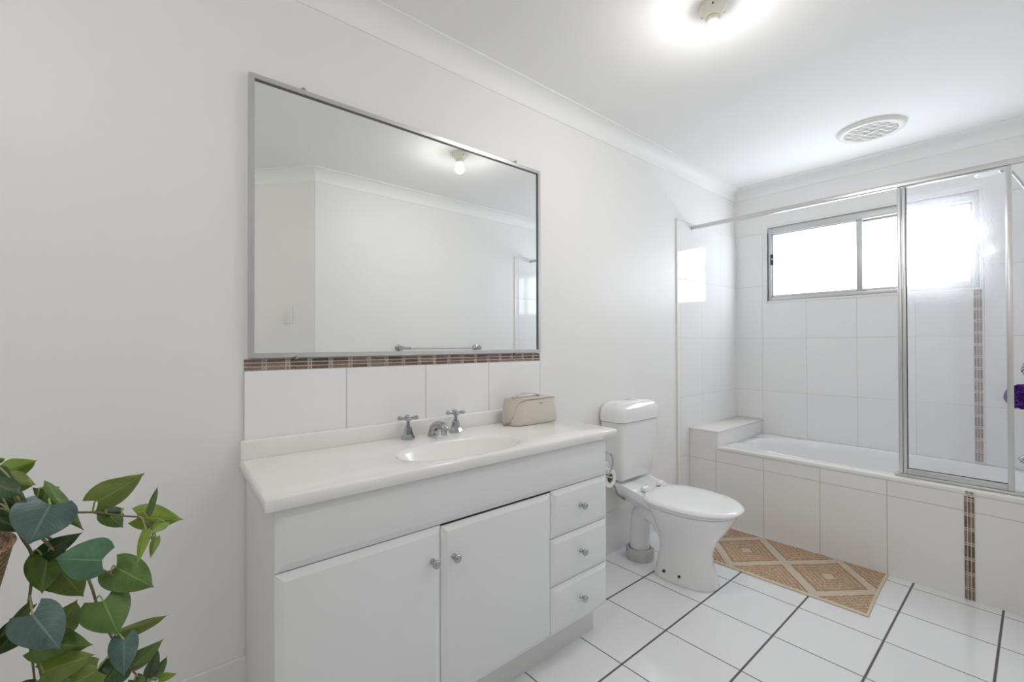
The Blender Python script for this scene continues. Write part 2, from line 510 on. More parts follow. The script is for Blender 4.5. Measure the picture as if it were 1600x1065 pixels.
finish(bm, 'wall_back', 'wall_paint', kind='structure', smooth=None)

# door frame and an open door leaf
bm = B()
for (a, b_) in ((DX0 - 0.06, DX0 + 0.012), (DX1 - 0.012, DX1 + 0.06)):
    box(bm, a, b_, DD - 0.016, DD - 0.0004, 0, DZ - 0.0125)
box(bm, DX0 - 0.06, DX1 + 0.06, DD - 0.016, DD - 0.0004, DZ - 0.012, DZ + 0.06)
dfr = finish(bm, 'trim_1', 'trim_paint', kind='structure', smooth=None)
door = thing('door_1', 'white flush bathroom door standing open at the doorway', 'door', DX0, DD + 0.13, 0)
door['kind'] = 'structure'
bm = B(); box(bm, DX0 - 0.006, DX0 + 0.03, DD + 0.11, DD + 0.98, 0.01, DZ - 0.01, 0.002)
finish(bm, 'door_leaf', 'trim_paint', door)
bm = B()
lathe(bm, [(0.026, 0), (0.026, 0.008), (0.010, 0.010), (0.010, 0.045), (0.025, 0.055), (0.025, 0.075), (0.01, 0.08)], (DX0 + 0.03, DD + 0.90, 1.02), (1, 0, 0), 20)
finish(bm, 'door_knob', 'chrome', door)

# cove cornice, mitred, one run per wall
poly = [(X0, 0.0), (XC, 0.0), (XC, DR), (XA, DR), (XA2, DD), (X0, DD)]
def inset(t):
    out = []
    n = len(poly)
    for i in range(n):
        p0, p1, p2 = (Vector(poly[(i - 1) % n]), Vector(poly[i]), Vector(poly[(i + 1) % n]))
        e1 = (p1 - p0).normalized(); e2 = (p2 - p1).normalized()
        n1 = Vector((-e1.y, e1.x)); n2 = Vector((-e2.y, e2.x))
        k = (n1 + n2) / (1 + n1.dot(n2))
        out.append(p1 + k * t)
    return out
prof = [(0.0, ZC), (0.004, ZC), (0.006, ZC + 0.004)]
for k in range(9):
    a = PI / 2 * k / 8
    prof.append((0.006 + (CC - 0.012) * (1 - math.cos(a)), ZC + 0.006 + (CC - 0.012) * math.sin(a)))
prof += [(CC - 0.004, ZCL - 0.006), (CC, ZCL - 0.005), (CC, ZCL), (0.0, ZCL)]
ins = [inset(t) for t, z in prof]
for i in range(len(poly)):
    j = (i + 1) % len(poly)
    bm = B()
    loft(bm, [[Vector((*ins[k][e], prof[k][1])) for k in range(len(prof))] for e in (i, j)])
    finish(bm, 'trim_%d' % (i + 2), 'cornice_paint', kind='structure', smooth=30)

# tiled zones on the walls (8 mm tiles with a cream edge strip)
TT = 0.008
bm = B(); box(bm, XE, XC, 0.0, TT, 0.0, ZTT)
finish(bm, 'tiles_left', 'wall_tile_mirror', kind='structure', smooth=None)
bm = B(); box(bm, XE, XC, DR - TT, DR, 0.0, ZTT)
finish(bm, 'tiles_right', 'wall_tile_mirror', kind='structure', smooth=None)
bm = B()
box(bm, XC - TT, XC, TT, WD0, 0.0, ZTT); box(bm, XC - TT, XC, WD0, WD1, 0.0, WZ0); box(bm, XC - TT, XC, WD1, DR - TT, 0.0, ZTT)
finish(bm, 'tiles_far', 'wall_tile_window', kind='structure', smooth=None)
bm = B()
box(bm, XE - 0.010, XE - 0.0005, 0.0, TT + 0.002, 0.0, ZTT + 0.002, 0.003)
finish(bm, 'trim_8', 'trim_cream', kind='structure')
bm = B()
box(bm, XE - 0.010, XE - 0.0005, DR - TT - 0.002, DR, 0.0, ZTT + 0.002, 0.003)
finish(bm, 'trim_9', 'trim_cream', kind='structure')
# skirting tiles
SK = 0.235
bm = B(); box(bm, X0, XE - 0.011, 0.0, TT, 0.0, SK, 0.001, 1)
finish(bm, 'baseboard_left', 'tile_white', kind='structure', smooth=None)
bm = B(); box(bm, XA + 0.01, XE - 0.011, DR - TT, DR, 0.0, SK, 0.001, 1)
finish(bm, 'baseboard_right', 'tile_white', kind='structure', smooth=None)

# window
win = thing('window_1', 'sliding aluminium window with two frosted panes above the bath', 'window', XC + 0.03, (WD0 + WD1) / 2, WZ0)
win['kind'] = 'structure'
bm = B()
xf0, xf1 = XC + 0.004, XC + 0.072
fw = 0.026
box(bm, xf0, xf1, WD0, WD0 + fw, WZ0, WZ1, 0.002); box(bm, xf0, xf1, WD1 - fw, WD1, WZ0, WZ1, 0.002)
box(bm, xf0, xf1, WD0 + fw, WD1 - fw, WZ0, WZ0 + fw, 0.002)
box(bm, xf0, xf1, WD0 + fw, WD1 - fw, WZ1 - 0.052, WZ1, 0.002)
finish(bm, 'window_frame', 'window_aluminium', win)
dm = 0.805
def sash(d0, d1, x0, st0, st1, top=0.008):
    bm = B()
    z0, z1 = WZ0 + fw, WZ1 - 0.052
    box(bm, x0, x0 + 0.02, d0, d0 + st0, z0, z1, 0.002); box(bm, x0, x0 + 0.02, d1 - st1, d1, z0, z1, 0.002)
    box(bm, x0, x0 + 0.02, d0 + st0, d1 - st1, z0, z0 + 0.02, 0.002); box(bm, x0, x0 + 0.02, d0 + st0, d1 - st1, z1 - top, z1, 0.001)
    s = finish(bm, 'sash', 'window_aluminium', win)
    bm = B(); box(bm, x0 + 0.008, x0 + 0.013, d0 + st0 - 0.003, d1 - st1 + 0.003, z0 + 0.017, z1 - top + 0.003)
    finish(bm, 'pane', 'frosted_daylight', s, smooth=None)
sash(WD0 + fw, dm + 0.018, XC + 0.012, 0.012, 0.034)
sash(dm - 0.006, WD1 - fw, XC + 0.040, 0.024, 0.014, 0.014)
bm = B()
box(bm, XC - 0.004, XC + 0.012, WD0 + 0.020, WD0 + 0.042, 1.785, 1.865, 0.003)
lk = finish(bm, 'latch', 'black_plastic', win)
bm = B(); sphere(bm, (XC - 0.006, WD0 + 0.030, 1.826), 0.007, 12, 8)
finish(bm, 'latch_pin', 'chrome', lk)
# white reveal strip round the window
bm = B()
box(bm, XC - 0.010, XC + 0.006, WD0 - 0.020, WD0, WZ0 - 0.018, ZTT + 0.002, 0.003); box(bm, XC - 0.010, XC + 0.006, WD1, WD1 + 0.012, WZ0 - 0.018, WZ1 + 0.004, 0.003)
box(bm, XC - 0.010, XC + 0.006, WD0, WD1, WZ0 - 0.018, WZ0, 0.003)
box(bm, XC - 0.012, XC + 0.006, WD0 - 0.002, WD1 + 0.012, WZ1, WZ1 + 0.016, 0.003)
finish(bm, 'trim_10', 'trim_paint', kind='structure')

# ------------------------------------------------------------------ mosaic strips
def mosaic(name, origin, du, dv, dn, length, width, parent, period=0.068, start=0.0):
    """three rows of brown stone bricks with small stones between, running along du"""
    du, dv, dn = Vector(du), Vector(dv), Vector(dn)
    o = Vector(origin)
    bm = B()
    tone = bm.loops.layers.float_color.new('tone')
    def slab(u0, u1, v0, v1, n0, n1, mi, col):
        c = [o + du * u + dv * v + dn * n for n in (n0, n1) for u, v in ((u0, v0), (u1, v0), (u1, v1), (u0, v1))]
        vs = [bm.verts.new(p) for p in c]
        for f in ((0, 1, 2, 3), (4, 5, 6, 7), (0, 1, 5, 4), (1, 2, 6, 5), (2, 3, 7, 6), (3, 0, 4, 7)):
            ff = bm.faces.new([vs[i] for i in f]); ff.material_index = mi
            for l in ff.loops:
                l[tone] = (*col, 1)
    slab(0, length, 0, width, 0, 0.004, 1, (1, 1, 1))
    rng = random.Random(11)
    u = start
    gap = 0.0032
    rh = width / 3
    while u < length:
        for (a, w, small) in ((0, period * 0.78, False), (period * 0.78 + gap, period * 0.22 - 2 * gap, True)):
            for k in range(3):
                u0, u1 = max(u + a, 0.001), min(u + a + w, length - 0.001)
                if u1 - u0 < 0.003:
                    continue
                s = rng.uniform(0.95, 1.85)
                base = rng.choice([(0.13, 0.078, 0.06), (0.17, 0.11, 0.088), (0.10, 0.064, 0.05), (0.20, 0.145, 0.122)])
                if small:
                    base = (0.27, 0.215, 0.185)
                slab(u0, u1, k * rh + gap * 0.5, (k + 1) * rh - gap * 0.5, 0.003, 0.0062, 0, tuple(c * s for c in base))
        u += period
    return finish(bm, name, ['mosaic_stone', 'mosaic_grout'], parent, smooth=None)

# ------------------------------------------------------------------ bath
ZH = 0.4836
hob = thing('bath_surround', 'white tiled bath surround with raised end ledge and brown mosaic strip', 'bath surround', XB, 0.95, 0)
bm = B(); box(bm, XB, XB + 0.045, TT + 0.001, DR - TT - 0.001, 0.0, ZH)
finish(bm, 'front_panel', 'bath_tile', hob, smooth=None)
bm = B()
box(bm, XB - 0.006, XB + 0.062, DS + 0.002, DR - TT - 0.001, ZH, ZH + 0.026, 0.008, 4)
finish(bm, 'edge_trim', 'trim_cream', hob)
ZL = 0.6088
bm = B()
box(bm, XB + 0.001, XC - TT - 0.001, TT + 0.001, DS, ZH - 0.1, ZL - 0.016)
finish(bm, 'ledge', 'ledge_tile', hob, smooth=None)
bm = B()
box(bm, XB - 0.004, XC - TT - 0.001, TT + 0.001, DS + 0.004, ZL - 0.016, ZL, 0.005, 3)
finish(bm, 'ledge_top', 'trim_cream', hob)
mosaic('mosaic_strip', (XB - 0.0005, 1.3525, 0.004), (0, 0, 1), (0, 1, 0), (-1, 0, 0), 0.474, 0.036, hob, start=-0.01)
mosaic('mosaic_strip', (XB - 0.006, 1.3565, ZH + 0.006), (0, 1, 0), (0, 0, 1), (-1, 0, 0), 0.036, 0.014, hob, period=0.0155, start=0.001)
# vertical strip on the window wall
ms = mosaic('mosaic_border', (XC - TT, 1.3405, 0.505), (0, 0, 1), (0, 1, 0), (-1, 0, 0), 0.99, 0.036, None)
ms['kind'] = 'structure'; ms.name = 'trim_11'

# bathtub
tub = None
bm = B()
ztub = ZH + 0.012
cx, cd = 3.075, 0.965
tx0, tx1, td0, td1 = XB + 0.063, XC - TT - 0.001, DS + 0.005, DR - TT - 0.001
n = 64
def tub_ring(hx, hd, z, e=2.6, sh=0.0):
    out = []
    for i in range(n):
        a = 2 * PI * i / n
        c, s = math.cos(a), math.sin(a)
        out.append(Vector((cx + hx * math.copysign(abs(c) ** (2 / e), c), cd + sh + hd * math.copysign(abs(s) ** (2 / e), s), z)))
    return out
def rect_ring(z, o=0.0):
    out = []
    for p in tub_ring(1, 1, z, 2.0):
        c, s = p.x - cx, p.y - cd
        m = max(abs(c), abs(s))
        c, s = c / m, s / m
        out.append(Vector(((tx0 + tx1) / 2 + c * ((tx1 - tx0) / 2 - o), (td0 + td1) / 2 + s * ((td1 - td0) / 2 - o), z)))
    return out
rings = [rect_ring(ztub - 0.02), rect_ring(ztub - 0.002), rect_ring(ztub + 0.003, 0.004),
         tub_ring(0.305, 0.700, ztub + 0.005), tub_ring(0.298, 0.692, ztub + 0.003), tub_ring(0.290, 0.682, ztub - 0.008), tub_ring(0.283, 0.67, ztub - 0.04),
         tub_ring(0.262, 0.630, ztub - 0.18), tub_ring(0.245, 0.585, ztub - 0.30), tub_ring(0.225, 0.54, ztub - 0.355), tub_ring(0.16, 0.46, ztub - 0.372), tub_ring(0.02, 0.05, ztub - 0.375)]
loft(bm, rings, (False, True))
tub = finish(bm, 'bathtub', 'bath_acrylic', smooth=50, fix=True)
tag(tub, 'white acrylic bathtub set into the tiled surround below the window', 'bathtub')

# shower screen
XS = 2.709
scr = thing('shower_screen', 'aluminium framed shower screen with obscure glass panel standing on the bath edge', 'shower screen', XS, 1.3, ZH + 0.026)
bm = B(); box(bm, XS - 0.011, XS + 0.011, TT + 0.001, DR - TT - 0.001, 1.985, 2.012, 0.003)
finish(bm, 'head_rail', 'satin_aluminium', scr)
bm = B(); box(bm, XS - 0.018, XS + 0.018, 1.10, DR - TT - 0.001, ZH + 0.0265, ZH + 0.040, 0.003)
finish(bm, 'bottom_track', 'satin_aluminium', scr)
zb = ZH + 0.041
bm = B(); box(bm, XS - 0.012, XS + 0.012, 1.116, 1.1325, zb, 1.984, 0.002)
finish(bm, 'fixed_post', 'satin_aluminium', scr)
frm = None
bm = B()
box(bm, XS - 0.010, XS + 0.010, 1.134, 1.149, zb, 1.984, 0.002)
box(bm, XS - 0.010, XS + 0.010, 1.490, 1.511, zb, 1.984, 0.002)
box(bm, XS - 0.010, XS + 0.010, 1.149, 1.490, zb, zb + 0.028, 0.002)
box(bm, XS - 0.006, XS + 0.006, 1.149, 1.490, 1.978, 1.984, 0.001)
frm = finish(bm, 'panel_frame', 'satin_aluminium', scr)
bm = B(); box(bm, XS - 0.0025, XS + 0.0025, 1.148, 1.491, zb + 0.027, 1.979)
finish(bm, 'glass_panel', 'obscure_glass', frm, smooth=None)
bm = B(); box(bm, XS - 0.0035, XS + 0.0035, 1.1487, 1.1515, zb + 0.028, 1.979)
finish(bm, 'seal', 'dark_gap', frm, smooth=None)
bm = B(); box(bm, XS - 0.0035, XS + 0.0035, 1.1515, 1.4895, zb + 0.0275, zb + 0.0305)
finish(bm, 'seal', 'dark_gap', frm, smooth=None)

# hand shower on its bracket, right wall
sh = thing('wall_shower', 'white shower head on a thin chrome arm behind the top of the screen', 'shower head', 3.12, DR - TT, 1.70)
bm = B()
lathe(bm, [(0.028, 0), (0.028, 0.008), (0.012, 0.012), (0.010, 0.02)], (3.12, DR - TT, 1.70), (0, -1, 0.02), 20)
finish(bm, 'flange', 'chrome', sh)
bm = B()
tube(bm, [(3.12, DR - TT - 0.01, 1.70), (3.12, 1.65, 1.755), (3.12, 1.575, 1.90), (3.12, 1.515, 2.03), (3.12, 1.490, 2.068), (3.12, 1.462, 2.080)], 0.0065, 12)
finish(bm, 'arm', 'chrome', sh)
bm = B()
sphere(bm, (3.12, 1.468, 2.080), 0.016, 14, 10)
finish(bm, 'swivel', 'chrome', sh)
bm = B()
lathe(bm, [(0.012, 0.024), (0.040, 0.018), (0.054, 0.008), (0.056, 0.0), (0.048, -0.006), (0.0, -0.007)], (3.12, 1.422, 2.077), (0, -0.12, 1), 28, caps=(True, False))
finish(bm, 'spray_plate', 'seat_plastic', sh)

# bath tap, bath spout and the loofah hanging from the tap
bt = thing('bath_tap', 'chrome cross-handle bath tap above the hanging loofah', 'tap', 3.0, DR - TT, 1.06)
bm = B()
lathe(bm, [(0.030, 0), (0.030, 0.010), (0.016, 0.018), (0.013, 0.06), (0.012, 0.125), (0.016, 0.14), (0.016, 0.165), (0.0, 0.167)], (3.0, DR - TT, 1.06), (0, -1, 0), 20)
finish(bm, 'tap_body', 'chrome', bt)
bm = B()
for a in (0, PI / 2):
    dx, dz = 0.032 * math.cos(a + 0.6), 0.032 * math.sin(a + 0.6)
    tube(bm, [(3.0 - dx, 1.540, 1.06 - dz), (3.0 + dx, 1.540, 1.06 + dz)], 0.0075, 10, sm=0)
finish(bm, 'cross_handle', 'chrome', bt)
bsp = thing('bath_spout', 'chrome bath spout low on the wall behind the shower screen', 'spout', 3.0, DR - TT, 0.63)
bm = B()
lathe(bm, [(0.030, 0), (0.030, 0.012), (0.018, 0.016), (0.018, 0.03)], (3.0, DR - TT, 0.632), (0, -1, 0), 20)
finish(bm, 'flange', 'chrome', bsp)
bm = B()
tube(bm, [(3.0, DR - TT - 0.01, 0.632), (3.0, 1.60, 0.636), (3.0, 1.545, 0.630), (3.0, 1.522, 0.612)], lambda t: 0.018 - 0.003 * t, 16)
finish(bm, 'spout_pipe', 'chrome', bsp)
lf = thing('loofah', 'purple mesh bath loofah hanging from its cord by the screen edge', 'loofah', 3.0, 1.530, 0.92)
bm = B()
rng = random.Random(3)
for k in range(300):
    z = 1 - 2 * (k + 0.5) / 300; r = math.sqrt(1 - z * z); ph = k * 2.39996
    dvec = Vector((r * math.cos(ph), r * math.sin(ph), z))
    R = 0.055 * rng.uniform(0.86, 1.05)
    c = Vector((3.0, 1.530, 0.925)) + dvec * R
    t1 = dvec.cross(Vector((0, 0, 1))).normalized(); t2 = dvec.cross(t1)
    rings = []
    m = 7
    for rad, h in ((0.001, -0.016), (0.006, -0.004), (0.011, 0.004)):
        rings.append([c + dvec * (h + rng.uniform(-0.003, 0.003)) + (t1 * math.cos(2 * PI * i / m) + t2 * math.sin(2 * PI * i / m)) * rad * rng.uniform(0.7, 1.3) for i in range(m)])
    loft(bm, rings, (False, False))
sphere(bm, (3.0, 1.530, 0.925), 0.046, 20, 12)
finish(bm, 'mesh_ball', 'loofah_mesh', lf, smooth=60)
bm = B()
tube(bm, [(3.0, 1.545, 0.97), (3.004, 1.545, 1.02), (3.012, 1.552, 1.05), (3.0, 1.552, 1.078), (2.988, 1.552, 1.05), (2.996, 1.545, 1.02), (3.0, 1.545, 0.97)], 0.0018, 6)
finish(bm, 'cord', 'toilet_paper', lf)

# ------------------------------------------------------------------ vanity
CF = 0.440
VX0, VX1 = -0.042, 1.187
VZ = 0.8375
van = thing('vanity_cabinet', 'white vanity cabinet with two doors and a column of three drawers', 'vanity cabinet', 0.57, 0.22, 0)
zk, zt = 0.126, VZ - 0.034
bm = B()
cb = CF - 0.019
def panel(pts, z0, z1):
    loft(bm, [[Vector((x, d, z0)) for x, d in pts], [Vector((x, d, z1)) for x, d in pts]])
dt = TT + 0.001
panel([(VX0 + 0.001, cb), (VX0 + 0.017, cb), (VX0 + 0.032, dt), (VX0 + 0.016, dt)], zk - 0.004, zt)      # left side
panel([(VX1 - 0.017, cb), (VX1 - 0.001, cb), (VX1 - 0.001, dt), (VX1 - 0.017, dt)], zk - 0.004, zt)      # right side
panel([(VX0 + 0.017, cb), (VX1 - 0.017, cb), (VX1 - 0.017, dt), (VX0 + 0.032, dt)], zk - 0.004, zk + 0.012)  # bottom
panel([(VX0 + 0.032, dt + 0.004), (VX1 - 0.017, dt + 0.004), (VX1 - 0.017, dt), (VX0 + 0.032, dt)], zk + 0.012, zt)  # back
finish(bm, 'carcass', 'carcass_laminate', van, smooth=None)
bm = B(); box(bm, VX0 + 0.03, VX1 - 0.012, CF - 0.085, CF - 0.069, 0.0, zk - 0.005)
box(bm, VX0 + 0.014, VX0 + 0.030, TT + 0.001, CF - 0.0865, 0.0, zk - 0.005); box(bm, VX1 - 0.016, VX1 - 0.001, TT + 0.001, CF - 0.0865, 0.0, zk - 0.005)
finish(bm, 'kickboard', 'carcass_laminate', van, smooth=None)

def front(name, x0, x1, z0, z1, dz=0.0, tilt=0.0):
    """a routed front: flat face inside a shallow bevel"""
    bm = B()
    iv, dep = 0.018, 0.0085
    x0 += 0.0012; x1 -= 0.0012
    z0 += 0.0012; z1 -= 0.0012
    ring = lambda o, d: [Vector((x0 + o, d, z0 + o)), Vector((x1 - o, d, z0 + o)), Vector((x1 - o, d, z1 - o)), Vector((x0 + o, d, z1 - o))]
    loft(bm, [ring(0, CF - 0.0185), ring(0, CF - dep - 0.001), ring(0.001, CF - dep), ring(iv, CF - 0.0006), ring(iv + 0.002, CF)])
    return finish(bm, name, 'white_laminate', van, smooth=20)

zd = 0.6525
fas = front('fascia_panel', VX0, VX1, zd, zt - 0.001)
door_a = front('cabinet_door', VX0, 0.4035, zk, zd)
door_b = front('cabinet_door', 0.4035, 0.8645, zk, zd - 0.003)
bm = B(); box(bm, 0.405, 0.8635, CF - 0.012, CF - 0.0085, zd - 0.0042, zd - 0.0006)
finish(bm, 'shadow_gap', 'dark_gap', van, smooth=None)
dz = (zd - zk) / 3
drw = [front('drawer', 0.8645, VX1, zk + dz * k, zk + dz * (k + 1)) for k in (2, 1, 0)]
def knob(x, z, par):
    bm = B()
    lathe(bm, [(0.0085, 0), (0.0085, 0.003), (0.0052, 0.006), (0.0052, 0.013), (0.0105, 0.018), (0.0128, 0.0225), (0.0122, 0.027), (0.0085, 0.030), (0.0, 0.0308)], (x, CF + 0.0002, z), (0, 1, 0), 24)
    return finish(bm, 'knob', 'chrome', par, smooth=60)
knob(0.372, 0.557, door_a); knob(0.444, 0.551, door_b)
for k, dd in enumerate(drw):
    knob(1.020, zk + dz * (2.5 - k) + 0.006, dd)

# moulded vanity top with basin
top = None
bm = B()
bx, bd, bhx, bhd = 0.566, 0.306, 0.232, 0.116
TX0, TX1, TD = -0.066, 1.2345, 0.4525
n = 96
def ell(hx, hd, z, sd=0.0, e=2.15):
    out = []
    for i in range(n):
        a = 2 * PI * i / n
        c, s = math.cos(a), math.sin(a)
        out.append(Vector((bx + hx * math.copysign(abs(c) ** (2 / e), c), bd + sd + hd * math.copysign(abs(s) ** (2 / e), s), z)))
    return out
def plan(z, o):
    """the top's outline met by rays from the basin's middle"""
    x0, x1, d0, d1 = TX0 + o, TX1 - o, TT + 0.001, TD - o
    out = []
    corners = [math.atan2(dd_ - bd, xx - bx) for xx in (x0, x1) for dd_ in (d0, d1)]
    angs = [2 * PI * i / n for i in range(n)]
    for ca in corners:
        ca %= 2 * PI
        k = min(range(n), key=lambda i: abs((angs[i] - ca + PI) % (2 * PI) - PI))
        angs[k] = ca
    for a in angs:
        c, s = math.cos(a), math.sin(a)
        t = min([((x1 if c > 0 else x0) - bx) / c if abs(c) > 1e-9 else 1e9, ((d1 if s > 0 else d0) - bd) / s if abs(s) > 1e-9 else 1e9])
        x, d = bx + c * t, bd + s * t
        if x < 0.1:   # the left end runs back slightly askew to the wall
            x += 0.022 * (d1 - d) / (d1 - d0) * min(1, (0.1 - x) / 0.1)
        out.append(Vector((x, d, z)))
    return out
zt0 = VZ - 0.034
loft(bm, [ell(bhx + 0.018, bhd + 0.016, zt0 + 0.001), plan(zt0, 0.004), plan(zt0 + 0.004, 0.0), plan(VZ - 0.008, 0.0), plan(VZ - 0.002, 0.0025), plan(VZ, 0.008),
          ell(bhx + 0.012, bhd + 0.010, VZ), ell(bhx + 0.005, bhd + 0.005, VZ - 0.0012), ell(bhx, bhd, VZ - 0.004)] +
         [ell(bhx * r, bhd * r, VZ - 0.004 - 0.118 * (1 - r ** 2.7)) for r in (0.97, 0.93, 0.88, 0.82, 0.75, 0.66, 0.56, 0.44, 0.30)] + [ell(0.022, 0.02, VZ - 0.1235)], (False, True))
# upstand along the wall
box(bm, TX0 + 0.022, TX1 - 0.012, TT + 0.001, TT + 0.020, VZ - 0.002, VZ + 0.058, 0.006, 3)
# raised drip edge at the left end
top = finish(bm, 'basin_worktop', 'cream_marble', smooth=62)
tag(top, 'cream cultured-marble vanity top with oval basin and low upstand', 'vanity top')
bm = B()
lathe(bm, [(0.021, 0), (0.021, 0.003), (0.015, 0.004), (0.0, 0.0035)], (bx, bd, VZ - 0.1235), (0, 0, 1), 24)
wst = finish(bm, 'basin_waste', 'chrome', top)

# taps
def tap(x, d, label):
    t = thing('basin_tap', label, 'tap', x, d, VZ, 'cross-handle taps on the vanity top')
    bm = B()
    lathe(bm, [(0.0255, 0), (0.0265, 0.006), (0.022, 0.014), (0.0175, 0.026), (0.0145, 0.040), (0.0125, 0.047), (0.0075, 0.049), (0.0065, 0.066)], (x, d, VZ + 0.0002), (0, 0, 1), 8)
    finish(bm, 'tap_base', 'chrome', t, smooth=25)
    bm = B()
    sphere(bm, (x, d, VZ + 0.073), 0.0105, 16, 10, sc=(1, 1, 0.9))
    for k in range(4):
        a = 0.35 + k * PI / 2
        c, s = math.cos(a), math.sin(a)
        tube(bm, [(x, d, VZ + 0.074), (x + c * 0.020, d + s * 0.020, VZ + 0.077), (x + c * 0.031, d + s * 0.031, VZ + 0.0775)], lambda t_: 0.0050 + 0.0035 * t_ * t_, 10)
        sphere(bm, (x + c * 0.031, d + s * 0.031, VZ + 0.0775), 0.0085, 12, 8)
    lathe(bm, [(0.0085, 0.0), (0.0085, 0.008), (0.006, 0.010), (0, 0.0105)], (x, d, VZ + 0.079), (0, 0, 1), 16)
    finish(bm, 'cross_handle', 'chrome', t, smooth=60)
    return t
tap(0.484, 0.072, 'chrome cross-handle basin tap left of the spout')
tap(0.690, 0.076, 'chrome cross-handle basin tap nearest the cream toiletry bag')
sp_ = thing('basin_spout', 'short curved chrome spout between the two basin taps', 'spout', 0.588, 0.078, VZ)
bm = B()
lathe(bm, [(0.022, 0), (0.022, 0.006), (0.019, 0.009), (0.016, 0.02)], (0.588, 0.076, VZ + 0.0002), (0, 0, 1), 24)
finish(bm, 'spout_base', 'chrome', sp_)
bm = B()
tube(bm, [(0.588, 0.076, VZ + 0.010), (0.5885, 0.083, VZ + 0.030), (0.590, 0.108, VZ + 0.044), (0.592, 0.140, VZ + 0.043), (0.593, 0.150, VZ + 0.032), (0.593, 0.151, VZ + 0.016)],
     lambda t_: 0.0185 - 0.005 * t_, 18)
finish(bm, 'spout_neck', 'chrome', sp_, smooth=60)
bm = B()
lathe(bm, [(0.0125, 0), (0.0125, 0.012), (0.009, 0.012), (0.0, 0.011)], (0.593, 0.151, VZ + 0.011), (0, 0, 1), 18)
finish(bm, 'aerator', 'satin_aluminium', sp_)

# splashback
spl = thing('splashback', 'white tiled splashback with brown mosaic strip under the mirror', 'splashback', 0.59, 0.0, 0.90)
bm = B(); box(bm, -0.0332, 1.222, 0.0003, TT, VZ - 0.04, 1.1053)
finish(bm, 'tile_panel', 'splash_tile', spl, smooth=None)
mosaic('mosaic_strip', (-0.0332, 0.0003, 1.1057), (1, 0, 0), (0, 0, 1), (0, 1, 0), 1.2552, 0.0371, spl, start=-0.004)
bm = B(); box(bm, 1.2222, 1.228, 0.0003, TT - 0.001, VZ + 0.0, 1.143)
finish(bm, 'grout_edge', 'mosaic_grout', spl, smooth=None)

# mirror
MX0, MX1, MZ0, MZ1 = -0.022, 1.2175, 1.146, 2.026
mir = thing('wall_mirror', 'large mirror with a thin aluminium frame above the vanity', 'mirror', (MX0 + MX1) / 2, 0, MZ0)
bm = B()
f = 0.015
md0, md1 = 0.0004, 0.020
def bar(pts):
    loft(bm, [[Vector((x, md0, z)) for x, z in pts], [Vector((x, md1, z)) for x, z in pts]])
o_ = [(MX0, MZ0), (MX1, MZ0), (MX1, MZ1), (MX0, MZ1)]
i_ = [(MX0 + f, MZ0 + f), (MX1 - f, MZ0 + f), (MX1 - f, MZ1 - f), (MX0 + f, MZ1 - f)]
for k in range(4):
    bar([o_[k], o_[(k + 1) % 4], i_[(k + 1) % 4], i_[k]])
finish(bm, 'frame', 'satin_aluminium', mir, smooth=None)
bm = B(); box(bm, MX0 + f - 0.001, MX1 - f + 0.001, 0.004, 0.012, MZ0 + f - 0.001, MZ1 - f + 0.001)
gl_ = finish(bm, 'mirror_glass', 'mirror_silver', mir, smooth=None)
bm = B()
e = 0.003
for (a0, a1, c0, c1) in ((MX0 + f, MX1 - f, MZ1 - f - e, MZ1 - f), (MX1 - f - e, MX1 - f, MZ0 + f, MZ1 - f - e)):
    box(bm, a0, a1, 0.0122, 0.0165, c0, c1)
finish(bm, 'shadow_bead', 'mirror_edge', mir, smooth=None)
for x, z in ((0.136, MZ1 + 0.003), (1.062, MZ1 + 0.006), (0.113, MZ0 - 0.001), (1.060, MZ0 - 0.001)):
    bm = B()
    lathe(bm, [(0.0075, 0), (0.0075, 0.016 if z > 1.5 else 0.0215), (0.0055, 0.019 if z > 1.5 else 0.0245), (0, 0.020 if z > 1.5 else 0.0255)], (x, 0.0006, z), (0, 1, 0), 14)
    finish(bm, 'mirror_screw', 'chrome', mir)

# toiletry bag
bag = thing('toiletry_bag', 'cream leather toiletry bag standing on the right end of the vanity top', 'toiletry bag', 1.06, 0.115, VZ)
bx0, bx1, bd0, bd1 = 0.930, 1.178, 0.060, 0.163
bm = B()
def bring(x0, x1, d0, d1, z, r, m=8):
    out = []
    for (px, pd, a0) in ((x1 - r, d1 - r, 0), (x0 + r, d1 - r, 90), (x0 + r, d0 + r, 180), (x1 - r, d0 + r, 270)):
        for k in range(m):
            a = math.radians(a0 + 90 * k / (m - 1))
            out.append(Vector((px + r * math.cos(a), pd + r * math.sin(a), z)))
    return out
bz = VZ + 0.0006
def rpoly(P_, r, z, m=5):
    out = []
    n_ = len(P_)
    for k in range(n_):
        p0, p1, p2 = (Vector((*P_[(k + o_) % n_], 0)) for o_ in (-1, 0, 1))
        u, w = (p0 - p1), (p2 - p1)
        rr = min(r, u.length * 0.45, w.length * 0.45)
        a, b_ = p1 + u.normalized() * rr, p1 + w.normalized() * rr
        for q_ in range(m):
            t = q_ / (m - 1)
            pt = a * (1 - t) ** 2 + p1 * 2 * t * (1 - t) + b_ * t * t
            out.append(Vector((pt.x, pt.y, z)))
    return out
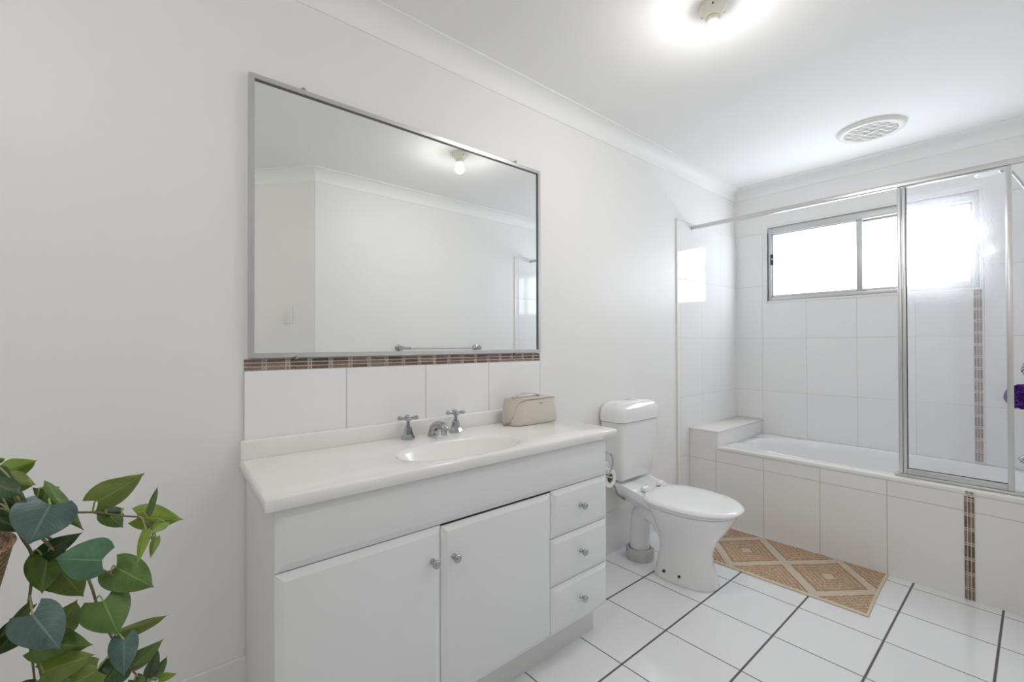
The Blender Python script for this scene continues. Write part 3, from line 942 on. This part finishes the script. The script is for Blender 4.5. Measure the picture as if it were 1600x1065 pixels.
def bagring(t, z, r=0.016, o=0.0):
    lo = [(0.933, 0.060), (0.933, 0.138), (0.955, 0.163), (1.180, 0.169), (1.180, 0.060)]
    hi = [(0.942, 0.062), (0.949, 0.088), (1.016, 0.136), (1.186, 0.147), (1.186, 0.062)]
    P_ = [(a[0] * (1 - t) + h_[0] * t, a[1] * (1 - t) + h_[1] * t) for a, h_ in zip(lo, hi)]
    cx0 = sum(p[0] for p in P_) / 5; cd0 = sum(p[1] for p in P_) / 5
    P_ = [(p[0] - (o if p[0] > cx0 else -o), p[1] - (o if p[1] > cd0 else -o)) for p in P_]
    return rpoly(P_, r, z)
loft(bm, [bagring(0, bz, 0.014, 0.006), bagring(0, bz + 0.005, 0.018, 0.001), bagring(0.1, bz + 0.02, 0.018, -0.001), bagring(0.45, bz + 0.055, 0.018, -0.002), bagring(0.8, bz + 0.088, 0.017, -0.001),
          bagring(1, bz + 0.104, 0.015, 0.0), bagring(1, bz + 0.110, 0.015, 0.003), bagring(1, bz + 0.113, 0.013, 0.010)])
body = finish(bm, 'bag_body', 'bag_leather', bag, smooth=50)
bm = B()
zp = [(1.180, 0.1450, bz + 0.1070), (1.10, 0.1425, bz + 0.1075), (1.03, 0.138, bz + 0.1070), (1.010, 0.1345, bz + 0.1045), (0.985, 0.1245, bz + 0.091), (0.962, 0.1265, bz + 0.064), (0.946, 0.132, bz + 0.040), (0.934, 0.124, bz + 0.018), (0.9305, 0.108, bz + 0.008)]
tube(bm, zp, 0.0028, 8)
finish(bm, 'zip', 'bag_piping', bag, smooth=60)
bm = B()
tube(bm, [(0.926, 0.106, bz + 0.010), (0.918, 0.112, bz + 0.006), (0.905, 0.116, bz + 0.004)], 0.0032, 8)
finish(bm, 'zip_pull', 'bag_gold', bag)
bm = B()
hp = smooth_path([(0.968, 0.098, bz + 0.1135), (0.985, 0.098, bz + 0.119), (1.03, 0.098, bz + 0.129), (1.075, 0.098, bz + 0.128), (1.11, 0.098, bz + 0.1215), (1.125, 0.098, bz + 0.115)], 8)
rings = []
for p in hp:
    rings.append([p + Vector((0, s * 0.010, h)) for s, h in ((-1, -0.0012), (1, -0.0012), (1, 0.0012), (-1, 0.0012))])
loft(bm, rings)
finish(bm, 'carry_strap', 'bag_leather', bag, smooth=40)
for x in (0.972, 1.120):
    bm = B(); sphere(bm, (x, 0.098, bz + 0.1165), 0.0045, 10, 8, sc=(1, 1, 0.6))
    finish(bm, 'strap_stud', 'bag_gold', bag)
# tiny printed mark near the top of the front face
bm = B()
for k, h in enumerate((0.0042, 0.0026, 0.0042, 0.0026, 0.0026, 0.0036)):
    xx = 1.083 + k * 0.0042
    box(bm, xx, xx + 0.0026, 0.1440, 0.1505, bz + 0.0855, bz + 0.0855 + h)
finish(bm, 'printed_mark', 'bag_print', bag, smooth=None)

# toilet roll holder on the cabinet's right side
th = thing('toilet_roll_holder', 'white and chrome toilet roll holder on the right side of the vanity', 'toilet roll holder', VX1, 0.40, 0.68)
bm = B(); box(bm, VX1 + 0.0003, VX1 + 0.030, 0.385, 0.424, 0.676, 0.696, 0.004)
finish(bm, 'mount', 'white_plastic', th)
bm = B()
tube(bm, [(VX1 + 0.004, 0.424, 0.742), (VX1 + 0.028, 0.430, 0.735), (VX1 + 0.043, 0.432, 0.712), (VX1 + 0.043, 0.432, 0.682), (VX1 + 0.030, 0.432, 0.662), (VX1 + 0.008, 0.430, 0.650)], 0.0042, 10)
finish(bm, 'wire_arm', 'chrome', th, smooth=60)
rx, rz = VX1 + 0.042, 0.626
bm = B()
tube(bm, [(rx, 0.430, rz + 0.006), (rx, 0.318, rz + 0.006)], 0.0055, 10, sm=0)
tube(bm, [(VX1 + 0.008, 0.430, 0.650), (VX1 + 0.016, 0.430, 0.640), (rx, 0.430, rz + 0.006)], 0.0042, 10)
finish(bm, 'spindle', 'chrome', th)
rl = thing('toilet_roll', 'white toilet paper roll beside the cistern on its holder', 'toilet roll', rx, 0.37, rz)
bm = B()
lathe(bm, [(0.0195, 0), (0.0385, 0), (0.0385, 0.095), (0.0195, 0.095), (0.0195, 0)], (rx, 0.422, rz), (0, -1, 0), 36, caps=(False, False))
finish(bm, 'paper', 'toilet_paper', rl)
bm = B()
lathe(bm, [(0.0192, 0.0005), (0.0192, 0.0945), (0.0182, 0.0945), (0.0182, 0.0005), (0.0192, 0.0005)], (rx, 0.422, rz), (0, -1, 0), 30, caps=(False, False))
finish(bm, 'core', 'cardboard', rl)

# ------------------------------------------------------------------ toilet
AX = 1.86
tlt = thing('toilet', 'white close-coupled toilet between the vanity and the bath', 'toilet', AX, 0.35, 0)
def egg(hx, d0, d1, z, e=2.2, n=48, back=1.0, dx=0.0):
    """outline longer to the front; widest a little behind the middle"""
    out = []
    dw = d0 + (d1 - d0) * 0.42
    for i in range(n):
        a = 2 * PI * i / n
        c, s = math.cos(a), math.sin(a)
        hd = (d1 - dw) if s > 0 else (dw - d0)
        ee = e if s > 0 else e + 0.6 * back
        out.append(Vector((AX + dx + hx * math.copysign(abs(c) ** (2 / ee), c), dw + hd * math.copysign(abs(s) ** (2 / ee), s), z)))
    return out
bm = B()
loft(bm, [egg(0.108, 0.262, 0.572, 0.0), egg(0.110, 0.260, 0.575, 0.004), egg(0.108, 0.262, 0.572, 0.012), egg(0.100, 0.275, 0.560, 0.06), egg(0.096, 0.285, 0.545, 0.11), egg(0.098, 0.29, 0.543, 0.15),
          egg(0.108, 0.29, 0.556, 0.195), egg(0.126, 0.285, 0.582, 0.24), egg(0.148, 0.272, 0.614, 0.285), egg(0.166, 0.255, 0.640, 0.327), egg(0.176, 0.245, 0.653, 0.355), egg(0.178, 0.242, 0.656, 0.366), egg(0.172, 0.247, 0.650, 0.372),
          egg(0.13, 0.29, 0.61, 0.372), egg(0.115, 0.305, 0.59, 0.33), egg(0.08, 0.34, 0.55, 0.25), egg(0.02, 0.40, 0.46, 0.22)])
# rear shelf that carries the cistern, falling towards the seat
nb = len(bm.verts)
loft(bm, [bring(AX - 0.09, AX + 0.09, 0.16, 0.36, 0.31, 0.04), bring(AX - 0.12, AX + 0.12, 0.08, 0.33, 0.345, 0.04), bring(AX - 0.14, AX + 0.14, 0.024, 0.30, 0.40, 0.03), bring(AX - 0.142, AX + 0.142, 0.018, 0.29, 0.428, 0.03), bring(AX - 0.138, AX + 0.138, 0.022, 0.27, 0.440, 0.03)])
bm.verts.ensure_lookup_table()
for v in bm.verts[nb:]:
    if v.co.z > 0.39:
        v.co.z -= max(0.0, v.co.y - 0.13) * 0.36
pan = finish(bm, 'pan', 'porcelain', tlt, smooth=50)
bm = B()
tube(bm, [(AX - 0.0, 0.43, 0.09), (AX - 0.03, 0.365, 0.19), (AX - 0.035, 0.29, 0.275), (AX - 0.022, 0.215, 0.290), (AX - 0.005, 0.160, 0.255), (AX + 0.005, 0.140, 0.18), (AX + 0.005, 0.137, 0.10), (AX + 0.005, 0.137, 0.03)],
     lambda t: 0.072 - 0.018 * min(1, t * 2), 22)
finish(bm, 'trap_pipe', 'porcelain', tlt, smooth=60)
for (x, d) in ((AX - 0.0935, 0.352), (AX - 0.0865, 0.432)):
    bm = B(); lathe(bm, [(0.0065, 0), (0.0065, 0.008), (0.004, 0.010), (0, 0.0105)], (x - 0.012, d, 0.042), (-1, 0, 0.1), 12)
    finish(bm, 'bolt_cap', 'black_plastic', tlt)
# seat ring and lid
bm = B()
loft(bm, [egg(0.172, 0.25, 0.655, 0.3735), egg(0.188, 0.238, 0.668, 0.375), egg(0.192, 0.234, 0.672, 0.381), egg(0.188, 0.238, 0.668, 0.387), egg(0.12, 0.31, 0.60, 0.387), egg(0.12, 0.31, 0.60, 0.3735)], (False, False))
finish(bm, 'seat', 'seat_plastic', tlt, smooth=50)
bm = B()
loft(bm, [egg(0.186, 0.230, 0.672, 0.3878), egg(0.196, 0.224, 0.682, 0.389), egg(0.199, 0.221, 0.685, 0.396), egg(0.195, 0.225, 0.680, 0.403), egg(0.180, 0.24, 0.662, 0.408), egg(0.12, 0.29, 0.59, 0.411), egg(0.03, 0.40, 0.46, 0.412)])
lid = finish(bm, 'seat_lid', 'seat_plastic', tlt, smooth=50)
for s in (-1, 1):
    bm = B(); tube(bm, [(AX + s * 0.075 - 0.022, 0.222, 0.419), (AX + s * 0.075 + 0.022, 0.222, 0.419)], 0.011, 12, sm=0)
    box(bm, AX + s * 0.075 - 0.012, AX + s * 0.075 + 0.012, 0.208, 0.236, 0.404, 0.419, 0.002)
    finish(bm, 'hinge', 'seat_plastic', tlt)
# cistern
bm = B()
cz = 0.4405
loft(bm, [bring(AX - 0.140, AX + 0.140, 0.012, 0.118, cz, 0.02), bring(AX - 0.150, AX + 0.150, 0.006, 0.130, cz + 0.012, 0.03), bring(AX - 0.163, AX + 0.163, 0.004, 0.142, 0.56, 0.035), bring(AX - 0.174, AX + 0.174, 0.003, 0.152, 0.68, 0.035), bring(AX - 0.186, AX + 0.182, 0.003, 0.156, 0.762, 0.035)])
cis = finish(bm, 'cistern', 'porcelain', tlt, smooth=50)
bm = B()
loft(bm, [bring(AX - 0.186, AX + 0.182, 0.003, 0.157, 0.7635, 0.035), bring(AX - 0.193, AX + 0.187, 0.002, 0.163, 0.766, 0.037), bring(AX - 0.194, AX + 0.188, 0.002, 0.164, 0.802, 0.037), bring(AX - 0.189, AX + 0.183, 0.004, 0.160, 0.832, 0.037),
          bring(AX - 0.166, AX + 0.166, 0.010, 0.148, 0.855, 0.037), bring(AX - 0.140, AX + 0.140, 0.02, 0.13, 0.866, 0.037), bring(AX - 0.07, AX + 0.07, 0.045, 0.105, 0.871, 0.028)])
cl = finish(bm, 'cistern_lid', 'porcelain', tlt, smooth=50)
bm = B(); lathe(bm, [(0.024, 0), (0.024, 0.006), (0.020, 0.009), (0.0, 0.0095)], (AX + 0.0, 0.078, 0.8705), (0, 0, 1), 24)
bt_ = finish(bm, 'flush_button', 'white_plastic', cl)
bm = B(); box(bm, AX - 0.014, AX + 0.014, 0.074, 0.082, 0.8801, 0.8808)
finish(bm, 'button_mark', 'pull_red', cl, smooth=None)
# water supply
bm = B()
tube(bm, [(1.56, 0.05, 0.56), (1.60, 0.09, 0.505), (1.649, 0.12, 0.442), (1.684, 0.122, 0.385), (1.735, 0.126, 0.350), (1.788, 0.13, 0.324), (1.833, 0.14, 0.295), (1.852, 0.155, 0.270)], 0.0062, 10)
hose = finish(bm, 'water_supply_hose', 'braided_steel', tlt, smooth=60)
hose['label'] = 'braided steel water hose'
bm = B()
lathe(bm, [(0.020, 0), (0.020, 0.006), (0.011, 0.008), (0.011, 0.045), (0.014, 0.047), (0.014, 0.06), (0, 0.061)], (1.55, 0.0005, 0.565), (0, 1, 0), 18)
finish(bm, 'stop_valve', 'chrome', tlt)
# floor collar round the waste pipe
bm = B()
lathe(bm, [(0.0565, 0.0), (0.073, 0.0), (0.076, 0.012), (0.073, 0.020), (0.076, 0.030), (0.076, 0.052), (0.070, 0.060), (0.062, 0.060), (0.060, 0.045), (0.0565, 0.04), (0.0565, 0.0)], (AX + 0.005, 0.137, 0.0004), (0, 0, 1), 36, caps=(False, False))
col_ = finish(bm, 'pipe_collar', 'grey_rubber', smooth=40)
tag(col_, 'pale grey plastic collar round the toilet waste pipe on the floor', 'pipe collar')

# ------------------------------------------------------------------ bath mat
cx_, cd_, ang, L_, W_ = 2.383, 0.690, math.radians(-1.8), 0.800, 0.520
bm = B()
uvl = bm.loops.layers.uv.new('UVMap')
nu, nv = 80, 52
rng = random.Random(5)
def mp(u, v, zz):
    l, w = (u - 0.5) * L_, (v - 0.5) * W_
    wob = 0.004 * math.sin(u * 9 + v * 3)
    c, s = math.cos(ang), math.sin(ang)
    return Vector((cx_ + w * c - l * s + wob * 0.4, cd_ + l * c + w * s + wob, zz))
gt = [[bm.verts.new(mp(i / nu, j / nv, 0.0095 + 0.0012 * math.sin(i * 1.9) * math.sin(j * 2.3) + rng.uniform(-0.0008, 0.0008) - (0.004 if i in (0, nu) or j in (0, nv) else 0))) for j in range(nv + 1)] for i in range(nu + 1)]
for i in range(nu):
    for j in range(nv):
        ff = bm.faces.new((gt[i][j], gt[i + 1][j], gt[i + 1][j + 1], gt[i][j + 1]))
        for l, (a, b2) in zip(ff.loops, ((i, j), (i + 1, j), (i + 1, j + 1), (i, j + 1))):
            l[uvl].uv = (a / nu, b2 / nv)
rim = [gt[i][0] for i in range(nu + 1)] + [gt[nu][j] for j in range(1, nv + 1)] + [gt[i][nv] for i in range(nu - 1, -1, -1)] + [gt[0][j] for j in range(nv - 1, 0, -1)]
low = [bm.verts.new(Vector((v.co.x, v.co.y, 0.0006))) for v in rim]
for k in range(len(rim)):
    k2 = (k + 1) % len(rim)
    ff = bm.faces.new((rim[k], rim[k2], low[k2], low[k]))
    for l in ff.loops:
        l[uvl].uv = (0.0, 0.0)
bm.faces.new(low)
matt = finish(bm, 'bath_mat', 'woven_mat', smooth=60)
tag(matt, 'tan and cream woven bath mat with diamond pattern on the floor beside the bath', 'bath mat')

# ------------------------------------------------------------------ ceiling light, exhaust fan
lt = thing('ceiling_light', 'lit bare bulb in an ivory batten holder on the ceiling before the mirror', 'ceiling light', 1.30, 0.83, ZCL)
bm = B()
lathe(bm, [(0.046, 0), (0.046, 0.010), (0.044, 0.018), (0.034, 0.030), (0.029, 0.040), (0.0, 0.041)], (1.30, 0.83, ZCL - 0.0002), (0, 0, -1), 36)
base = finish(bm, 'batten_holder', 'ivory_ceramic', lt, smooth=40)
for a in (0.6, 2.7, 4.8):
    bm = B(); sphere(bm, (1.30 + 0.0425 * math.cos(a), 0.83 + 0.0425 * math.sin(a), ZCL - 0.018), 0.0035, 8, 6)
    finish(bm, 'holder_screw', 'black_plastic', base)
bm = B(); lathe(bm, [(0.021, 0), (0.021, 0.012), (0.018, 0.016), (0, 0.0165)], (1.30, 0.83, ZCL - 0.0414), (0, 0, -1), 28)
finish(bm, 'lamp_socket', 'ivory_ceramic', lt)
bm = B()
lathe(bm, [(0.014, 0.0), (0.016, 0.006), (0.022, 0.018), (0.0255, 0.026), (0.0268, 0.034), (0.027, 0.040), (0.0263, 0.047), (0.0235, 0.055), (0.018, 0.062), (0.010, 0.0665), (0, 0.068)], (1.30, 0.83, ZCL - 0.0582), (0, 0, -1), 28)
for f_ in bm.faces:   # upper bulb dimmed to soften the hot spot on the ceiling, light-giving dome below
    f_.material_index = 1 if f_.calc_center_median().z > ZCL - 0.0582 - 0.046 else 0
finish(bm, 'bulb', ['lit_bulb', 'bulb_dimmed'], lt, smooth=80)

lt_fill = copy_tree(lt, (-2.0, -0.37, 0.0))   # unseen copy added over the entry as fill for the left wall
lt_fill['label'] = 'added fill bulb over the entry, unseen beyond the left edge of the view'

fx, fd = 2.905, 0.972
fan = thing('exhaust_fan', 'round cream ceiling exhaust fan with slatted grille above the bath', 'exhaust fan', fx, fd, ZCL)
bm = B()
lathe(bm, [(0.158, 0), (0.158, 0.006), (0.150, 0.016), (0.132, 0.021), (0.122, 0.019), (0.122, 0.004)], (fx, fd, ZCL - 0.0002), (0, 0, -1), 56, caps=(False, False))
bez = finish(bm, 'bezel', 'fan_plastic', fan, smooth=40)
bm = B(); lathe(bm, [(0.1215, 0), (0.1215, 0.005), (0, 0.0052)], (fx, fd, ZCL - 0.0003), (0, 0, -1), 48)
finish(bm, 'recess', 'grille_grey', fan)
ga, gb = Vector((0.889, 0.458, 0)), Vector((-0.458, 0.889, 0))   # slat direction on the ceiling
def gbar(bm, a0, a1, b0, b1, z0, z1):
    o_ = Vector((fx, fd, 0))
    loft(bm, [[o_ + ga * a + gb * b_ + Vector((0, 0, z)) for a, b_ in ((a0, b0), (a1, b0), (a1, b1), (a0, b1))] for z in (z0, z1)])
bm = B()
for k in range(-9, 10):
    y = k * 0.0130
    h = math.sqrt(0.1212 ** 2 - y * y)
    w = 0.0048 if k % 3 == 0 else 0.0026
    gbar(bm, -h, h, y - w, y + w, ZCL - 0.019, ZCL - 0.009)
finish(bm, 'grille', 'fan_plastic', fan, smooth=None)
bm = B(); gbar(bm, -0.0055, 0.0055, -0.034, 0.034, ZCL - 0.0225, ZCL - 0.0193)
finish(bm, 'badge_bar', 'white_plastic', fan)

# ------------------------------------------------------------------ seen in the mirror: towel rail, light switch
tr_ = thing('towel_rail', 'clear towel rail on two chrome brackets on the wall facing the mirror', 'towel rail', 1.66, DR, 1.15)
for x in (1.30, 2.04):
    bm = B()
    lathe(bm, [(0.027, 0), (0.027, 0.008), (0.013, 0.013), (0.012, 0.045), (0.019, 0.050), (0.021, 0.062), (0.018, 0.078), (0, 0.080)], (x, DR - 0.0003, 1.156), (0, -1, 0), 20)
    finish(bm, 'bracket', 'chrome', tr_)
bm = B(); tube(bm, [(1.30 + 0.020, DR - 0.063, 1.156), (2.04 - 0.020, DR - 0.063, 1.156)], 0.0095, 14, sm=0)
finish(bm, 'bar', 'acrylic_bar', tr_)
for x0_, x1_ in ((1.315, 1.375), (1.965, 2.025)):
    bm = B(); tube(bm, [(x0_, DR - 0.063, 1.156), (x1_, DR - 0.063, 1.156)], 0.0108, 14, sm=0)
    finish(bm, 'end_sleeve', 'chrome', tr_)

ev = Vector((XA2 - XA, DD - DA, 0)).normalized()
nv_ = Vector((-ev.y, ev.x, 0))
if nv_.x > 0:
    nv_ = -nv_
sc_ = Vector((XA, DA, 0)) + ev * 0.208 + Vector((0, 0, 1.392))
sw = thing('light_switch', 'white two-gang light switch plate on the angled wall by the doorway', 'light switch', sc_.x, sc_.y, sc_.z)
def oriented(bm, w0, w1, n0, n1, z0, z1, bev):
    vs = box(bm, w0, w1, n0, n1, z0, z1, bev)
    for v in bm.verts:
        v.co = sc_ + ev * v.co.x + nv_ * v.co.y + Vector((0, 0, v.co.z))
bm = B(); oriented(bm, -0.036, 0.036, 0.0004, 0.009, -0.058, 0.058, 0.003)
finish(bm, 'switch_plate', 'white_plastic', sw)
for k in (0.018, -0.018):
    bm = B(); oriented(bm, -0.006, 0.006, 0.0091, 0.0125, k - 0.009, k + 0.009, 0.001)
    finish(bm, 'rocker', 'seat_plastic', sw)

# ------------------------------------------------------------------ trailing plant in a basket on a stand
PXC, PDC, PZ0, PZ1 = -0.548, 0.630, 0.745, 0.905
pl = thing('trailing_plant', 'trailing heart-leaved plant spilling from a brown woven basket', 'potted plant', PXC, PDC, PZ0)
bm = B()
lathe(bm, [(0.0, 0.0), (0.062, 0.0), (0.074, 0.008), (0.094, 0.05), (0.112, 0.10), (0.124, 0.155), (0.127, 0.160), (0.122, 0.162), (0.112, 0.150), (0.104, 0.125)], (PXC, PDC, PZ0), (0, 0, 1), 48, caps=(False, False))
pot = finish(bm, 'basket', 'basket_weave', pl, smooth=50)
bm = B(); lathe(bm, [(0.106, 0.0), (0.108, 0.012), (0.06, 0.020), (0.0, 0.022)], (PXC, PDC, PZ0 + 0.118), (0, 0, 1), 36)
finish(bm, 'soil', 'soil', pl)
LEAVES = [
    ((-0.443, 0.55, 0.991), (-0.408, 0.57, 1.007), 0.0296, 'lime', 0.50, 0.30),
    ((-0.438, 0.61, 0.99), (-0.402, 0.63, 0.983), 0.0315, 'olive', 0.30, 0.20),
    ((-0.385, 0.65, 0.955), (-0.404, 0.67, 0.909), 0.0671, 'teal', 0.35, 0.15),
    ((-0.397, 0.61, 0.972), (-0.35, 0.63, 0.901), 0.0251, 'mid', 0.70, 0.30),
    ((-0.406, 0.55, 0.947), (-0.382, 0.57, 0.961), 0.0204, 'lime', 0.50, 0.10),
    ((-0.397, 0.61, 0.872), (-0.354, 0.63, 0.899), 0.0270, 'dark', 0.30, 0.80),
    ((-0.329, 0.64, 0.854), (-0.379, 0.66, 0.879), 0.0556, 'green', 0.25, 0.20),
    ((-0.392, 0.61, 0.869), (-0.395, 0.63, 0.821), 0.0426, 'mid', 0.40, 0.20),
    ((-0.382, 0.58, 0.835), (-0.352, 0.6, 0.788), 0.0444, 'olive', 0.30, 0.20),
    ((-0.385, 0.56, 0.821), (-0.372, 0.58, 0.794), 0.0411, 'dark', 0.30, 0.20),
    ((-0.335, 0.63, 0.943), (-0.279, 0.65, 0.98), 0.0400, 'olive', 0.30, 0.20),
    ((-0.307, 0.59, 0.909), (-0.345, 0.61, 0.923), 0.0150, 'dark', 0.50, 0.20),
    ((-0.327, 0.59, 0.914), (-0.305, 0.61, 0.888), 0.0273, 'mid', 0.40, 0.10),
    ((-0.286, 0.59, 0.895), (-0.226, 0.61, 0.881), 0.0392, 'lime', 0.30, 0.20),
    ((-0.275, 0.63, 0.905), (-0.262, 0.65, 0.957), 0.0116, 'mid', 0.90, 0.10),
    ((-0.251, 0.61, 0.883), (-0.27, 0.63, 0.875), 0.0165, 'lime', 0.30, 0.20),
    ((-0.276, 0.63, 0.882), (-0.288, 0.65, 0.837), 0.0148, 'lime', 0.70, 0.20),
    ((-0.263, 0.61, 0.86), (-0.271, 0.63, 0.835), 0.0130, 'lime', 0.60, 0.20),
    ((-0.314, 0.61, 0.826), (-0.265, 0.63, 0.785), 0.0520, 'mid', 0.30, 0.20),
    ((-0.328, 0.63, 0.786), (-0.309, 0.65, 0.735), 0.0583, 'mid', 0.35, 0.20),
    ((-0.312, 0.6, 0.711), (-0.245, 0.62, 0.727), 0.0210, 'olive', 0.70, -0.30),
    ((-0.303, 0.65, 0.725), (-0.303, 0.67, 0.678), 0.0362, 'teal', 0.60, 0.30),
    ((-0.294, 0.61, 0.655), (-0.254, 0.63, 0.693), 0.0264, 'mid', 0.50, 0.20),
    ((-0.272, 0.6, 0.616), (-0.26, 0.62, 0.676), 0.0196, 'dark', 0.60, 0.20),
    ((-0.266, 0.58, 0.604), (-0.247, 0.6, 0.646), 0.0178, 'mid', 0.50, 0.20),
    ((-0.258, 0.6, 0.613), (-0.234, 0.62, 0.622), 0.0121, 'lime', 0.30, 0.10),
    ((-0.401, 0.66, 0.807), (-0.371, 0.68, 0.755), 0.0525, 'teal', 0.25, 0.10),
    ((-0.385, 0.59, 0.739), (-0.359, 0.61, 0.789), 0.0398, 'olive', 0.30, 0.20),
    ((-0.401, 0.62, 0.743), (-0.34, 0.64, 0.727), 0.0436, 'mid', 0.30, 0.20),
    ((-0.392, 0.64, 0.71), (-0.336, 0.66, 0.722), 0.0374, 'olive', 0.30, 0.20),
    ((-0.418, 0.61, 0.775), (-0.444, 0.63, 0.749), 0.0358, 'dark', 0.40, 0.20),
    ((-0.405, 0.63, 0.808), (-0.436, 0.65, 0.78), 0.0140, 'mid', 0.80, 0.10),
    ((-0.335, 0.63, 0.681), (-0.376, 0.65, 0.678), 0.0459, 'olive', 0.30, 0.20),
    ((-0.309, 0.61, 0.667), (-0.335, 0.63, 0.646), 0.0438, 'dark', 0.30, 0.20),
    ((-0.29, 0.61, 0.633), (-0.281, 0.63, 0.61), 0.0212, 'mid', 0.30, 0.20),
    ((-0.364, 0.64, 0.685), (-0.382, 0.66, 0.68), 0.0326, 'green', 0.30, 0.20),
    ((-0.402, 0.61, 0.679), (-0.415, 0.63, 0.702), 0.0115, 'dark', 0.30, 0.20),
    ((-0.449, 0.57, 0.964), (-0.413, 0.59, 0.938), 0.0326, 'dark', 0.40, 0.20),
    ((-0.449, 0.58, 0.947), (-0.414, 0.6, 0.918), 0.0323, 'dark', 0.40, 0.20),
    ((-0.447, 0.61, 0.942), (-0.409, 0.63, 0.916), 0.0239, 'dark', 0.50, 0.10),
    ((-0.44, 0.63, 0.99), (-0.412, 0.65, 0.976), 0.0271, 'dark', 0.30, 0.20),
    ((-0.45, 0.6, 1.001), (-0.426, 0.62, 0.99), 0.0259, 'dark', 0.30, 0.20),
    ((-0.435, 0.55, 0.938), (-0.412, 0.57, 0.922), 0.0179, 'dark', 0.40, 0.20),
    ((-0.446, 0.61, 1.019), (-0.432, 0.63, 1.026), 0.0092, 'mid', 0.40, 0.20),
]
VINES = [
    [(-0.428, 0.6, 0.926), (-0.418, 0.6, 0.898), (-0.409, 0.6, 0.872), (-0.409, 0.6, 0.835), (-0.412, 0.6, 0.793), (-0.411, 0.6, 0.745), (-0.407, 0.6, 0.704), (-0.404, 0.6, 0.66)],
    [(-0.43, 0.61, 0.944), (-0.408, 0.61, 0.955), (-0.388, 0.61, 0.945), (-0.367, 0.61, 0.929), (-0.338, 0.61, 0.921), (-0.307, 0.61, 0.908), (-0.286, 0.61, 0.901)],
    [(-0.427, 0.61, 0.938), (-0.401, 0.61, 0.908), (-0.381, 0.61, 0.883), (-0.352, 0.61, 0.832), (-0.343, 0.61, 0.806), (-0.334, 0.61, 0.765), (-0.32, 0.61, 0.719), (-0.31, 0.61, 0.694), (-0.294, 0.61, 0.652), (-0.274, 0.61, 0.616)],
    [(-0.4, 0.62, 0.907), (-0.38, 0.62, 0.874), (-0.355, 0.62, 0.849), (-0.331, 0.62, 0.832), (-0.316, 0.62, 0.817)],
    [(-0.407, 0.6, 0.726), (-0.4, 0.6, 0.697), (-0.395, 0.6, 0.655)],
    [(-0.286, 0.6, 0.898), (-0.273, 0.6, 0.883), (-0.266, 0.6, 0.868), (-0.269, 0.6, 0.856)],
]

CAM = Vector((-0.29527, 1.58363, 1.18728))
rng = random.Random(21)
def leaf_mesh(bm, base, tip, W, fold, bend, tilt=0.0, roll=0.0):
    B0, T0 = Vector(base), Vector(tip)
    ax = T0 - B0; L = ax.length; ax.normalize()
    mid = (B0 + T0) / 2
    nrm = (CAM - mid); nrm = (nrm - ax * nrm.dot(ax)).normalized()
    nrm = Matrix.Rotation(roll, 3, ax) @ nrm
    side = ax.cross(nrm).normalized()
    uvl = bm.loops.layers.uv.verify()
    ns, nt = 12, 4
    grid = []
    for i in range(ns + 1):
        s = i / ns
        hw = (math.sin(PI * min(1, (0.06 + s) ** 0.62 * 0.985)) ** 0.85 if s < 1 else 0.0)
        hw = max(hw, 0.0) * W * 0.5
        if s > 0.8:
            hw *= 1 - 0.35 * ((s - 0.8) / 0.2)
        row = []
        for j in range(-nt, nt + 1):
            t = j / nt
            back = 0.20 * L * (abs(t) ** 1.3) * (1 - s) ** 2.2
            y = s * L * (1.0) - back * min(1.0, W / (0.6 * L))
            h = -abs(t) ** 1.2 * hw * fold + bend * L * 0.35 * (s - s * s) * 1.6 - bend * 0.25 * L * s * s * 0.5
            h += 0.035 * L * math.sin(s * 9 + t * 2) * abs(t)
            row.append(bm.verts.new(B0 + ax * y + side * (t * hw * math.sqrt(max(0.1, 1 - 0.35 * fold * fold))) + nrm * h))
        grid.append(row)
    for i in range(ns):
        for j in range(2 * nt):
            f = bm.faces.new((grid[i][j], grid[i][j + 1], grid[i + 1][j + 1], grid[i + 1][j]))
            for l, (a, b2) in zip(f.loops, ((i, j), (i, j + 1), (i + 1, j + 1), (i + 1, j))):
                l[uvl].uv = (b2 / (2 * nt), a / ns)
# vines
allv = []
for k, v in enumerate(VINES):
    bm = B()
    tube(bm, v, lambda t: 0.0023 - 0.0010 * t, 8, sm=6)
    finish(bm, 'vine', 'vine_stem', pl, smooth=60)
    allv += smooth_path(v, 8)
# leaves, each with the stalk that joins it to the closest vine
for (b_, t_, w, tone, fo, be) in LEAVES:
    bm = B()
    leaf_mesh(bm, b_, t_, w * 1.12, fo, be, roll=rng.uniform(-0.25, 0.25))
    lfo = finish(bm, 'leaf', 'leaf_' + tone, pl, smooth=80, fix=False)
    B0 = Vector(b_)
    near = min(allv, key=lambda p: (p - B0).length)
    if 0.004 < (near - B0).length < 0.075:
        bm = B()
        m_ = (near + B0) / 2 + Vector((0, 0.006, 0.010))
        tube(bm, [near, m_, B0], 0.0012, 6, sm=5)
        finish(bm, 'petiole', 'petiole', lfo, smooth=60)

st = thing('plant_stand', 'slim timber plant stand under the woven basket', 'plant stand', PXC, PDC, 0)
bm = B(); lathe(bm, [(0.0, 0), (0.062, 0), (0.064, 0.006), (0.064, 0.016), (0.060, 0.022), (0, 0.022)], (PXC, PDC, PZ0 - 0.0225), (0, 0, 1), 36, caps=(False, False))
finish(bm, 'stand_top', 'stand_timber', st)
bm = B(); tube(bm, [(PXC, PDC, 0.03), (PXC, PDC, PZ0 - 0.0226)], 0.016, 16, sm=0)
finish(bm, 'column', 'stand_timber', st)
bm = B(); lathe(bm, [(0, 0), (0.125, 0), (0.127, 0.01), (0.06, 0.022), (0.02, 0.032), (0, 0.032)], (PXC, PDC, 0.0005), (0, 0, 1), 36, caps=(False, False))
finish(bm, 'foot', 'stand_timber', st)
